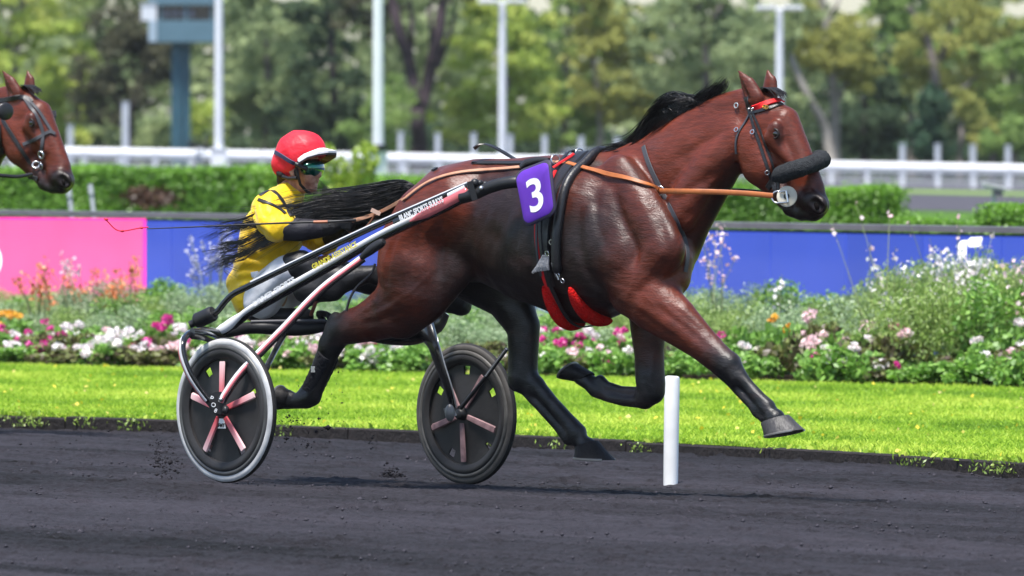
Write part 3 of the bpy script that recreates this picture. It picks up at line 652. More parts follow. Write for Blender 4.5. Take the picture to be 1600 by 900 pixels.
# low dark undergrowth along the edge of the wood and the wood behind as one mass
P = []; T = []
for _ in range(780):
    px = rng.uniform(-900, 2500); q = W(px, rng.uniform(196, 262) + px * .012, 286 + rng.normal(0, 2)); m = 46; P.append(blob_points(tuple(q), (.6, .5, .5), m, .3)[0]); T.append(np.full(m, rng.uniform(.1, .9)))
tag(link('undergrowth', leaves('undergrowth', np.concatenate(P), .17, 1.4, np.concatenate(T)), None, LM['dark']), 'dark undergrowth along the edge of the wood', 'undergrowth', kind='stuff')
P = []; T = []
for _ in range(2500):
    px = rng.uniform(-1000, 2600); py = rng.uniform(-170, 262)
    q = W(px, py, 330 + rng.normal(0, 5)); m = 34; P.append(blob_points(tuple(q), (1.0, .8, .75), m, .2)[0]); T.append(np.full(m, .5 + .35 * math.sin(px * .013 + 1) * math.sin(py * .02 + px * .004)))
P = np.concatenate(P); keep = ~in_gap(P); tag(link('wood', leaves('wood', P[keep], .34, 1.4, np.concatenate(T)[keep], spread=.07), None, LM['grey']), 'far green wood closing off the view', 'wood', kind='stuff')

# ================================================================== flower bed
def bedpt(px, t):
    u = (px - 800) / FPX; fx = [800 + FPX * p.x / p.y for p in BEDF]; d0 = float(np.interp(px, fx, [p.y for p in BEDF]))
    x = bX(px); d1 = (BOARD_A + bd * x).y
    D = d0 + (d1 - d0) * t; return Vector((u * D, D, .0)), D
FM = {'silver': leafmat('silver_leaf', (.19, .29, .14), (.29, .41, .21), (.44, .54, .33), .3),
      'green': leafmat('bed_leaf', (0.108, 0.230, 0.041), (0.176, 0.351, 0.054), (0.284, 0.486, 0.095), .3),
      'lime': leafmat('lime_leaf', (.17, .28, .06), (.27, .40, .09), (.40, .52, .16), .35),
      'bronze': leafmat('bronze_leaf', (0.081, 0.054, 0.041), (0.135, 0.135, 0.047), (0.216, 0.270, 0.068), .25)}
PET = {'white': leafmat('white_petal', (.86, .72, .74), (.90, .84, .84), (.92, .90, .90), .3),
       'magenta': leafmat('magenta_petal', (.55, .02, .22), (.72, .04, .33), (.8, .10, .42), .3),
       'pink': leafmat('pink_petal', (.80, .48, .53), (.86, .62, .66), (.90, .76, .78), .3),
       'orange': leafmat('orange_petal', (.70, .17, .06), (.82, .26, .10), (.86, .38, .16), .3),
       'gold': leafmat('gold_petal', (.8, .3, .02), (.86, .42, .03), (.9, .55, .06), .2),
       'violet': leafmat('violet_petal', (.42, .42, .62), (.52, .52, .72), (.62, .62, .78), .3)}
def zone(px):
    for x, s_ in ((110, 'at the left end of the pink screen'), (275, 'left of the near wheel'), (460, 'just behind the near wheel'), (650, 'between the two sulky wheels'), (835, 'beside the far wheel'), (1010, 'under the horse belly'), (1200, 'behind the stretched foreleg'), (1410, 'right of the front hoof')):
        if px < x: return s_
    return 'at the right edge'
def bushmesh(r, h, n, size, asp, up):
    P = []
    for _ in range(max(6, n // 60)):
        a = rng.uniform(0, 6.28); q = rng.uniform(0, .8) * r; z = rng.uniform(.25, .9) * h * (1 - .35 * (q / r) ** 2)
        P.append(blob_points((q * math.cos(a), q * math.sin(a), z), (r * .38, r * .38, h * .2), 60, .3)[0])
    return leaves('foliage', np.concatenate(P), size, asp, upright=up)
def stemmesh(r, h, k=7):
    mb = MB()
    for i in range(k):
        a = rng.uniform(0, 6.28); q = rng.uniform(.2, .8) * r
        mb.tube([(0, 0, -.02), (q * .4 * math.cos(a), q * .4 * math.sin(a), h * .5), (q * math.cos(a), q * math.sin(a), h * .95)], [.006, .005, .003], 4, False)
    return mesh('stem', mb.v, mb.f)
STM = mat('stem_green', (.10, .14, .05), .8)
BUSH = {k: [bushmesh(.42, 1.0, n, sz, asp, up) for _ in range(5)] for k, n, sz, asp, up in [('silver', 2400, .017, 3.0, .35), ('green', 1400, .032, 2.0, .2), ('lime', 3800, .0125, 4.0, .6)]}
STEMS = [stemmesh(.4, .9) for _ in range(3)]
tops = [(-100, 455), (0, 455), (150, 448), (300, 440), (400, 448), (600, 460), (760, 466), (860, 478), (1000, 470), (1090, 442), (1150, 447), (1250, 462), (1320, 455), (1400, 415), (1500, 398), (1600, 392), (1750, 390)]
NEAR = {'silver': 'silvery cushion shrub', 'green': 'leafy green shrub', 'lime': 'feathery green shrub'}
k = 0
for row, (t, dy, stepx) in enumerate([(.30, 34, 50), (.55, 10, 46), (.82, 0, 44)]):
    px = -230 + row * 17
    while px < 1840:
        p, D = bedpt(px, t * (.5 if 1390 < px < 1540 and row == 0 else 1)); top = interp(px, tops) + dy + random.gauss(0, 7); h = EYE - (top - HORIZ) * D / FPX
        kind = 'silver' if random.random() < .62 else random.choice(['green', 'lime', 'lime'])
        if 1050 < px < 1160 and row == 0: kind = 'lime' if random.random() < .6 else 'silver'
        if px > 1370 and row < 2: kind = 'lime' if random.random() < .7 else 'green'
        if h > .12:
            o = empty('shrub', p, random.uniform(0, 6.28)); rw = ('front', 'middle', 'back')[row]; tag(o, NEAR[kind] + ' in the %s rank, %s' % (rw, zone(px)), 'shrub', '%s shrubs of the %s rank %s' % (kind, rw, zone(px)))
            me = BUSH[kind][k % 5]; f = link('foliage', me, o); me.materials.clear() if not me.materials else None
            if not me.materials: me.materials.append(FM[kind])
            w = random.uniform(.75, 1.15) * (.9 if px < 1340 else 1.1); f.scale = (w * .85, w * .85, h)
            sm = STEMS[k % 3]; g = link('stem', sm, o); g.scale = (w * .8, w * .8, h)
            if not sm.materials: sm.materials.append(STM)
            k += 1
        px += stepx * random.uniform(.8, 1.2)
# the front row of bedding plants, each with its flower heads
LOW = [leaves('foliage', np.concatenate([blob_points((rng.normal(0, .09), rng.normal(0, .09), rng.uniform(.05, .2)), (.09, .09, .06), 50, .3)[0] for _ in range(9)]), .035, 1.5, upright=.1) for _ in range(5)]
LOWB = [leaves('foliage', np.concatenate([blob_points((rng.normal(0, .09), rng.normal(0, .09), rng.uniform(.05, .2)), (.09, .09, .06), 50, .3)[0] for _ in range(9)]), .04, 1.4, upright=.1) for _ in range(3)]
for me in LOW: me.materials.append(FM['green'])
for me in LOWB: me.materials.append(FM['bronze'])
HEAD = {}
for c in PET:
    HEAD[c] = []
    for j in range(3):
        me = leaves('flower_head', blob_points((0, 0, 0), (.044, .044, .024), 44, .5)[0], .026, 1.15); me.materials.append(PET[c]); HEAD[c].append(me)
LAB = {'white': 'low bedding plant with white flower heads', 'magenta': 'low bedding plant with magenta flower heads', 'pink': 'low bedding plant with pink flower heads', 'gold': 'low bedding plant with golden flower heads'}
HT = [(-100, .20), (0, .21), (500, .22), (800, .25), (1000, .26), (1300, .31), (1700, .29)]
def bedding(px, t, col, hs=1.0, nh=4, bronze=False):
    global k
    p, D = bedpt(px, t); h = interp(px, HT) * hs
    o = empty('flowering_plant', p, random.uniform(0, 6.28)); zn = zone(px); lab = (LAB[col] if nh else 'low leafy bedding plant without open flowers') + ', ' + zn; tag(o, lab, 'flowering plant', lab.split(' ')[4 if nh else 1] + ' bedding plants ' + zn)
    f = link('foliage', (LOWB[k % 3] if bronze else LOW[k % 5]), o); f.scale = (1, 1, h / .26)
    for i in range(nh):
        a = random.uniform(0, 6.28); q = random.uniform(.02, .17); g = link('flower_head', HEAD[col][(k + i) % 3], o)
        g.location = (q * math.cos(a), q * math.sin(a), h * random.uniform(.55, 1.12)); g.rotation_euler = (random.gauss(0, .4), random.gauss(0, .4), a); sc_ = random.uniform(.7, 1.35); g.scale = (sc_, sc_, sc_)
    k += 1
for row, (t, hs) in enumerate([(.03, .75), (.09, .95), (.15, 1.1)]):
    px = -220 + row * 11
    while px < 1830:
        r = random.random(); grp = math.sin(px * .021 + row) + math.sin(px * .0053 + 2)
        col = 'magenta' if r < .27 + .10 * grp else 'pink' if r < .50 else 'white'
        nh = random.choice([1, 2, 3, 4, 5, 6] if px < 650 else [1, 2, 2, 3, 4, 5]) if (px < 640 or 840 < px < 1010 or 1240 < px < 1400) else random.choice([0, 0, 1, 2])
        busy = px < 650 or 835 < px < 1010 or 1130 < px < 1195 or 1265 < px < 1400 or px > 1520
        if busy or random.random() < .45: bedding(px, t, col, hs * random.uniform(.8, 1.2) * (1 if busy else .7), nh if busy else 0 if random.random() < .7 else 1, random.random() < .22)
        px += random.uniform(24, 38)
for px, t in [(12, .3), (22, .26), (32, .32), (1222, .24)]: bedding(px, t, 'gold', 1.3, 2)
# tall wispy plants: thin stems carrying small florets
def wispy(label, px, t, tips, col, cat='flowering plant', spread=5, n=11, size=.03, group=None, along=.25, foliage=None):
    p, D = bedpt(px, t); o = empty('wispy_plant', p); tag(o, label, cat, group); O = Vector(p); mb = MB(); F = []
    for (tx, ty) in tips:
        d2 = D + random.uniform(-.4, .4); e = W(tx, ty, d2) - O; b = Vector((random.gauss(0, .06), random.gauss(0, .06), 0))
        pts = [Vector(q) for q in spline([tuple(b), tuple(b.lerp(e, .5) + Vector((random.gauss(0, .03), 0, .08))), tuple(e)], 8)]
        mb.tube(pts, [.0042, .004, .0035, .0032, .003, .0026, .0024, .002], 4, False)
        for _ in range(n):
            q = pts[-1].lerp(pts[-3] if along > .2 else pts[-2], random.random() ** 1.5)
            F.append(tuple(q + Vector((random.gauss(0, spread), random.gauss(0, spread), random.gauss(0, spread))) * D / FPX))
    mb.build('stem', mat('wand_stem', (.24, .27, .13), .8), o)
    fo = link('florets', leaves('florets', np.array(F), size, 1.2), o, PET[col]); fo['kind'] = 'stuff'
    if foliage:
        f = link('foliage', BUSH[foliage][0], o); f.scale = (.5, .5, .35)
rnd = lambda a, b: random.uniform(a, b)
wispy('tall pale pink wand flower against the blue screen right of the horse chest', 1115, .5, [(1096, 352), (1108, 362), (1122, 350), (1132, 366), (1118, 380), (1102, 415), (1128, 430), (1150, 400), (1095, 372)], 'pink')
wispy('single wand flower with a few white blooms in front of the blue screen', 1212, .5, [(1222, 428), (1210, 448), (1218, 460)], 'white', n=5)
wispy('arching stems ending in small pink flowers above the screen top', 1380, .5, [(1336, 313), (1300, 352), (1390, 330), (1360, 378), (1400, 385)], 'pink', n=3, spread=3, along=.1)
wispy('bushy wand flower full of white blooms left of the screen white mark', 1400, .3, [(rnd(1350, 1470), rnd(395, 520)) for _ in range(34)], 'white', n=6, spread=4)
wispy('bushy wand flower full of white blooms in front of the screen white mark', 1500, .32, [(rnd(1455, 1560), rnd(378, 470)) for _ in range(30)] + [(1472, 395), (1478, 404), (1466, 402), (1525, 408), (1532, 402), (1520, 418)], 'white', n=7, spread=4)
wispy('wand flower with pink blooms at the right picture edge', 1590, .3, [(rnd(1560, 1640), rnd(400, 500)) for _ in range(22)], 'pink', n=4, spread=4)
wispy('tallest arching wand flower stems crossing the board cap', 1490, .45, [(1500, 352), (1497, 330), (1552, 362), (1452, 372), (1420, 342)], 'pink', n=3, spread=3, along=.1)
wispy('orange flowered sage in front of the pink screen, at its left', 60, .5, [(rnd(20, 110), rnd(412, 470)) for _ in range(26)], 'orange', n=6, spread=4)
wispy('orange flowered sage in front of the pink screen, at its middle', 130, .55, [(rnd(100, 180), rnd(420, 470)) for _ in range(14)] + [(64, 414), (70, 408)], 'orange', n=6, spread=4)
wispy('tall orange flowered sage at the right end of the pink screen', 200, .55, [(rnd(165, 230), rnd(412, 455)) for _ in range(18)] + [(212, 402), (214, 410)], 'orange', n=7, spread=4)
wispy('pale violet lavender spires left of the driver back', 330, .6, [(rnd(292, 368), rnd(352, 430)) for _ in range(20)], 'violet', n=18, spread=3, size=.026)
wispy('pale pink feathery flower against the pink screen', 110, .7, [(rnd(95, 130), rnd(398, 425)) for _ in range(8)], 'pink', n=7, spread=4)
wispy('short lavender spires behind the near wheel of the sulky', 420, .55, [(rnd(380, 460), rnd(430, 480)) for _ in range(10)], 'violet', n=8, spread=3, size=.02)
# the white marker post on the track
Dp = Dground(753, 1.81); b = W(1048, 753, Dp); s = Dp / FPX
mb = MB(); mb.tube([(0, 0, -.1), (0, 0, .005), (1.0 * s, 0, 80 * s), (2.2 * s, 0, 160 * s), (2.25 * s, 0, 164 * s), (2.3 * s, 0, 165.5 * s)], [11.5 * s, 11.5 * s, 11.8 * s, 12 * s, 11.2 * s, 8 * s], 20)
o = mb.build('marker_post', mat('marker_white', (.86, .87, .88), .4, .4, var=(.78, .79, .8), vscale=12)); o.location = b
tag(o, 'short round white marker post standing in the black track', 'post')
# ================================================================== SCULPTING: smooth unions of tapered capsules, meshed by surface nets
class Body:
    def __init__(s, F): s.F = F; s.prims = []
    def px(s, pts, w=1.0, k=.03, sub=False, **tags):
        """pts: (px, py, l, r_px): traced in the photograph's scale, at lateral offset l of the figure's own median plane"""
        q = []
        for (px, py, l, r) in pts:
            p, D = s.F.un(px, py, l); q.append((p[0], p[1], p[2], r * D / FPX))
        return s.raw(q, w, k, sub, **tags)
    def raw(s, q, w=1.0, k=.03, sub=False, **tags): s.prims.append((np.array(q, float), w, k, sub, tags)); return s
    def both(s, pts, **kw): s.px(pts, **kw); s.px([(a, b, -l, r) for a, b, l, r in pts], **kw); return s
    @staticmethod
    def dist(q, w, X, Y, Z):
        best = None
        if len(q) == 1:
            a = q[0]; return np.sqrt((X - a[0]) ** 2 + ((Y - a[1]) / w) ** 2 + (Z - a[2]) ** 2) - a[3]
        for a, b in zip(q, q[1:]):
            d = np.array([b[0] - a[0], (b[1] - a[1]) / w, b[2] - a[2]]); L2 = d @ d + 1e-12
            x, y, z = X - a[0], (Y - a[1]) / w, Z - a[2]
            t = np.clip((x * d[0] + y * d[1] + z * d[2]) / L2, 0, 1)
            r = np.sqrt((x - t * d[0]) ** 2 + (y - t * d[1]) ** 2 + (z - t * d[2]) ** 2) - (a[3] + t * (b[3] - a[3]))
            best = r if best is None else np.minimum(best, r)
        return best
    def grid(s, h, grow=0.0):
        lo = np.min([(q[:, :3] - q[:, 3:4]).min(0) for q, *_ in s.prims], 0) - .04 - grow; hi = np.max([(q[:, :3] + q[:, 3:4]).max(0) for q, *_ in s.prims], 0) + .04 + grow
        n = np.ceil((hi - lo) / h).astype(int) + 1; A = np.full(n, .15, np.float32)
        for q, w, k, sub, _ in s.prims:
            rr = q[:, 3].max() + k + 3 * h + grow
            a = np.clip(((q[:, :3].min(0) - rr * np.array([1, max(w, 1), 1]) - lo) / h).astype(int), 0, n); b = np.clip(((q[:, :3].max(0) + rr * np.array([1, max(w, 1), 1]) - lo) / h).astype(int) + 1, 0, n)
            if (b <= a).any(): continue
            X, Y, Z = np.meshgrid(*[np.arange(a[i], b[i], dtype=np.float32) * h + lo[i] for i in range(3)], indexing='ij', sparse=True)
            d = s.dist(q, w, X, Y, Z).astype(np.float32) * min(w, 1.0) ** .0; sl = tuple(slice(a[i], b[i]) for i in range(3)); c = A[sl]
            if sub: e = np.clip(.5 - .5 * (c + d) / k, 0, 1); A[sl] = c + (-d - c) * e + k * e * (1 - e)
            else: e = np.clip(.5 + .5 * (c - d) / k, 0, 1); A[sl] = c + (d - c) * e - k * e * (1 - e)
        return A - grow, lo
    def mesh(s, name, h, grow=0.0, tags=(), smooth=2, warp=None):
        A, lo = s.grid(h, grow)
        V, Q = surface_nets(A, lo, h)
        if warp is not None: V = warp(V)
        E = np.concatenate([Q[:, [0, 1]], Q[:, [1, 2]], Q[:, [2, 3]], Q[:, [3, 0]]])
        for _ in range(smooth):
            S = np.zeros_like(V); N = np.zeros(len(V)); np.add.at(S, E[:, 0], V[E[:, 1]]); np.add.at(S, E[:, 1], V[E[:, 0]]); np.add.at(N, E[:, 0], 1); np.add.at(N, E[:, 1], 1)
            V = V * .5 + .5 * S / N[:, None]
        me = mesh(name, V, Q, True)
        if tags:
            T = {t: np.zeros(len(V)) for t in tags}; Wt = np.zeros(len(V))
            for q, w, k, sub, tg in s.prims:
                if sub: continue
                e = np.exp(-np.clip(s.dist(q, w, V[:, 0], V[:, 1], V[:, 2]), -.2, .5) / .022); Wt += e
                for t in tags:
                    x = tg.get(t, 0)
                    if x: T[t] += e * x
            for t in tags:
                a = me.attributes.new(t, 'FLOAT', 'POINT'); a.data.foreach_set('value', np.clip(T[t] / Wt, 0, 1).astype(np.float32))
        return me
def surface_nets(A, lo, h):
    ins = A < 0; n = np.array(A.shape)
    c = np.zeros(n - 1, np.int8)
    for i in (0, 1):
        for j in (0, 1):
            for k in (0, 1): c += ins[i:n[0] - 1 + i, j:n[1] - 1 + j, k:n[2] - 1 + k]
    I = np.argwhere((c > 0) & (c < 8)); del c
    idx = np.full(n - 1, -1, np.int32); idx[tuple(I.T)] = np.arange(len(I))
    P = np.zeros((len(I), 3)); N = np.zeros(len(I)); C = [(i, j, k) for i in (0, 1) for j in (0, 1) for k in (0, 1)]
    val = {q: A[I[:, 0] + q[0], I[:, 1] + q[1], I[:, 2] + q[2]] for q in C}
    for q in C:
        for ax in range(3):
            if q[ax]: continue
            r = list(q); r[ax] = 1; a, b = val[q], val[tuple(r)]; m = (a < 0) != (b < 0); t = a[m] / (a[m] - b[m])
            p = np.tile(np.array(q, float), (m.sum(), 1)); p[:, ax] += t; P[m] += p; N[m] += 1
    V = (I + P / N[:, None]) * h + lo; Q = []
    for ax in range(3):
        s0 = [slice(None)] * 3; s1 = [slice(None)] * 3; s0[ax] = slice(0, -1); s1[ax] = slice(1, None)
        E = np.argwhere(ins[tuple(s0)] != ins[tuple(s1)]); u, v = [i for i in range(3) if i != ax]
        E = E[(E[:, u] > 0) & (E[:, v] > 0) & (E[:, u] < n[u] - 1) & (E[:, v] < n[v] - 1)]
        d = np.zeros((1, 3), int); du = d.copy(); du[0, u] = 1; dv = d.copy(); dv[0, v] = 1
        q = np.stack([idx[tuple((E - a).T)] for a in (d, du, du + dv, dv)], 1)
        flip = ins[tuple(E.T)] == (ax == 1); q[flip] = q[flip][:, ::-1]; Q.append(q)
    return V, np.concatenate(Q)
class Surf:                                     # where the camera's ray through a photo pixel meets a figure
    def __init__(s, o):
        Mw = Matrix.LocRotScale(o.location, o.rotation_euler, o.scale); me = o.data; vs = [Mw @ v.co for v in me.vertices]
        s.t = BVHTree.FromPolygons(vs, [tuple(p.vertices) for p in me.polygons])
    def at(s, px, py, off=.004):
        d = W(px, py, 10) - Vector((0, 0, EYE)); d.normalize()
        h = s.t.ray_cast(Vector((0, 0, EYE)), d)
        if h[0] is None: return None, None
        return h[0] + h[1] * off, h[1]
    def near(s, p, off=.004):
        h = s.t.find_nearest(p); n = h[1]; return h[0] + n * off, n
    def path(s, pts, n=24, off=.004):
        P = []; N = []; last = None
        for q in spline([tuple(a) for a in pts], n):
            p, nn = s.at(q[0], q[1], off)
            if p is None: 
                if last is None: continue
                p, nn = s.near(W(q[0], q[1], last.y), off)
            P.append(p); N.append(nn); last = p
        return smooth_path(P, N)
    def loop(s, c, u, v, n=72, off=.004, a0=0, a1=360):
        """closed loop round a body in the plane through c spanned by unit vectors u, v"""
        P = []; N = []
        for i in range(n):
            a = R(a0 + (a1 - a0) * i / (n if a1 - a0 >= 360 else n - 1)); d = u * math.cos(a) + v * math.sin(a)
            h = s.t.ray_cast(c + d * 1.2, -d)
            if h[0] is not None: P.append(h[0] + h[1] * off); N.append(h[1])
        return P, N
def smooth_path(P, N, it=2):
    for _ in range(it):
        P = [P[0]] + [(P[i - 1] + P[i] * 2 + P[i + 1]) / 4 for i in range(1, len(P) - 1)] + [P[-1]]
        N = [N[0]] + [(N[i - 1] + N[i] * 2 + N[i + 1]).normalized() for i in range(1, len(N) - 1)] + [N[-1]]
    return P, N
def ribbon(mb, P, N, w, th=.004, closed=False):
    n = len(P); b = len(mb.v)
    for i in range(n):
        t = (P[(i + 1) % n] - P[i - 1]) if closed else (P[min(i + 1, n - 1)] - P[max(i - 1, 0)])
        s_ = t.cross(N[i]).normalized(); ww = w[i] if hasattr(w, '__len__') else w
        for (x, y) in ((-1, 0), (-.8, 1), (.8, 1), (1, 0)): mb.v.append(tuple(P[i] + s_ * (x * ww / 2) + N[i] * (y * th)))
    for i in range(n if closed else n - 1):
        i2 = (i + 1) % n
        for j in range(4): mb.f.append((b + i * 4 + j, b + i2 * 4 + j, b + i2 * 4 + (j + 1) % 4, b + i * 4 + (j + 1) % 4))
    if not closed: mb.f.append((b, b + 1, b + 2, b + 3)); mb.f.append((b + n * 4 - 1, b + n * 4 - 2, b + n * 4 - 3, b + n * 4 - 4))
    return mb
def hair(name, strands, m, parent, r=.0022, seg=9):
    V = []; Fc = []; b = 0
    for st in strands:
        sp = spline(st, seg); k = len(sp)
        for i, p in enumerate(sp):
            rr = r * (1 - .75 * (i / (k - 1)) ** 1.5); ph = random.random()
            for j in range(3):
                a = 2.09 * j + ph; V.append((p[0] + rr * .6 * math.cos(a), p[1] + rr * math.sin(a), p[2] + rr * math.cos(a)))
        for i in range(k - 1):
            for j in range(3): Fc.append((b + i * 3 + j, b + i * 3 + (j + 1) % 3, b + i * 3 + 3 + (j + 1) % 3, b + i * 3 + 3 + j))
        b += 3 * k
    return link(name, mesh(name, V, np.array(Fc), True), parent, m)

# ------------------------------------------------------------------ coat of a bay horse: red body, black points; 'dark' also paints shade below the body
def coatmat(name, red, dark, black):
    m = bpy.data.materials.new(name); m.use_nodes = True; t = m.node_tree; p = t.nodes['Principled BSDF']; L = t.links.new
    tc = t.nodes.new('ShaderNodeTexCoord')
    def noise(sc_, det=5, st=(1, 1, 1)):
        mp = t.nodes.new('ShaderNodeMapping'); mp.inputs['Scale'].default_value = st; L(tc.outputs['Object'], mp.inputs[0])
        n = t.nodes.new('ShaderNodeTexNoise'); n.inputs['Scale'].default_value = sc_; n.inputs['Detail'].default_value = det; L(mp.outputs[0], n.inputs['Vector']); return n.outputs[0]
    def mix(f, a, b):
        q = t.nodes.new('ShaderNodeMix'); q.data_type = 'RGBA'
        for i, x in ((0, f), (6, a), (7, b)):
            if isinstance(x, tuple): q.inputs[i].default_value = (*x, 1)
            elif isinstance(x, float): q.inputs[i].default_value = x
            else: L(x, q.inputs[i])
        return q.outputs[2]
    def attr(n):
        a = t.nodes.new('ShaderNodeAttribute'); a.attribute_name = n; return a.outputs['Fac']
    def fuzz(a, n, amt, lo, hi):
        q = t.nodes.new('ShaderNodeMath'); q.operation = 'MULTIPLY_ADD'; L(n, q.inputs[0]); q.inputs[1].default_value = amt; L(a, q.inputs[2])
        r = t.nodes.new('ShaderNodeMapRange'); r.interpolation_type = 'SMOOTHSTEP'; r.inputs[1].default_value = lo + amt / 2; r.inputs[2].default_value = hi + amt / 2; L(q.outputs[0], r.inputs[0]); return r.outputs[0]
    n1 = noise(7); n2 = noise(60, 3, (.3, 1, 1)); n3 = noise(2.2, 3)
    c = mix(fuzz(attr('dark'), n1, .5, .1, .95), red, dark); nd = noise(16, 6, (1, 1, .6)); dm = t.nodes.new('ShaderNodeMapRange'); L(nd, dm.inputs[0]); dm.inputs[1].default_value = .48; dm.inputs[2].default_value = .70; dm.inputs[4].default_value = .75; c = mix(fuzz(attr('black'), n1, .35, .2, .8), c, mix(dm.outputs[0], black, (.030, .026, .027)))
    sh = t.nodes.new('ShaderNodeMapRange'); L(n3, sh.inputs[0]); sh.inputs[1].default_value = .3; sh.inputs[2].default_value = .7; sh.inputs[3].default_value = .72; sh.inputs[4].default_value = 1.25
    hs = t.nodes.new('ShaderNodeHueSaturation'); L(c, hs.inputs['Color']); L(sh.outputs[0], hs.inputs['Value']); 
    hr = noise(95, 3, (.12, .6, 1)); hv = t.nodes.new('ShaderNodeMapRange'); L(hr, hv.inputs[0]); hv.inputs[1].default_value = .3; hv.inputs[2].default_value = .7; hv.inputs[3].default_value = .72; hv.inputs[4].default_value = 1.3
    h2 = t.nodes.new('ShaderNodeHueSaturation'); L(hs.outputs[0], h2.inputs['Color']); L(hv.outputs[0], h2.inputs['Value'])
    sw = noise(4.5, 6, (.5, 1, 1.6)); sm = t.nodes.new('ShaderNodeMapRange'); L(sw, sm.inputs[0]); sm.inputs[1].default_value = .60; sm.inputs[2].default_value = .74; sm.inputs[3].default_value = 0; sm.inputs[4].default_value = .45
    L(mix(sm.outputs[0], h2.outputs[0], (.085, .045, .044)), p.inputs['Base Color'])
    rr = t.nodes.new('ShaderNodeMapRange'); L(n1, rr.inputs[0]); rr.inputs[3].default_value = .31; rr.inputs[4].default_value = .54; L(rr.outputs[0], p.inputs['Roughness'])
    p.inputs['Specular IOR Level'].default_value = .38; p.inputs['Coat Weight'].default_value = .03; p.inputs['Coat Roughness'].default_value = .35
    vn = noise(11, 2); va = t.nodes.new('ShaderNodeMath'); va.operation = 'SUBTRACT'; L(vn, va.inputs[0]); va.inputs[1].default_value = .5
    vb = t.nodes.new('ShaderNodeMath'); vb.operation = 'ABSOLUTE'; L(va.outputs[0], vb.inputs[0])
    vr = t.nodes.new('ShaderNodeMapRange'); vr.interpolation_type = 'SMOOTHSTEP'; L(vb.outputs[0], vr.inputs[0]); vr.inputs[1].default_value = 0; vr.inputs[2].default_value = .02; vr.inputs[3].default_value = .22; vr.inputs[4].default_value = 0
    n4 = noise(170, 2, (.25, 1, 1)); vc = t.nodes.new('ShaderNodeMath'); vc.operation = 'MULTIPLY_ADD'; L(vr.outputs[0], vc.inputs[0]); L(n3, vc.inputs[1]); L(n4, vc.inputs[2]); n2m = t.nodes.new('ShaderNodeMath'); n2m.operation = 'ADD'; L(vc.outputs[0], n2m.inputs[0]); L(n2, n2m.inputs[1]); n2 = n2m.outputs[0]
    ad = t.nodes.new('ShaderNodeMath'); ad.operation = 'MULTIPLY_ADD'; L(n1, ad.inputs[0]); ad.inputs[1].default_value = 3.0; L(n2, ad.inputs[2])
    b = t.nodes.new('ShaderNodeBump'); b.inputs['Strength'].default_value = .2; b.inputs['Distance'].default_value = .012; L(ad.outputs[0], b.inputs['Height']); L(b.outputs[0], p.inputs['Normal'])
    return m
COAT = coatmat('bay_coat', (.100, .0185, .0078), (.0135, .0062, .0055), (.006, .0065, .007))
HAIR = mat('horse_hair', (.011, .010, .011), .40, .5)
HOOFB = mat('hoof_black', (.007, .006, .006), .6, .25, var=(.013, .011, .011), vscale=25, stretch=(1, 1, .2), bump=.3, bscale=60)
HOOF = mat('hoof_horn', (.052, .049, .051), .5, .4, var=(.03, .028, .028), vscale=25, stretch=(1, 1, .2), bump=.3, bscale=60)
EYEM = mat('eye_dark', (.01, .006, .005), .06, .7, coat=1)
HF = Frame(-.82, 42.3, 38)
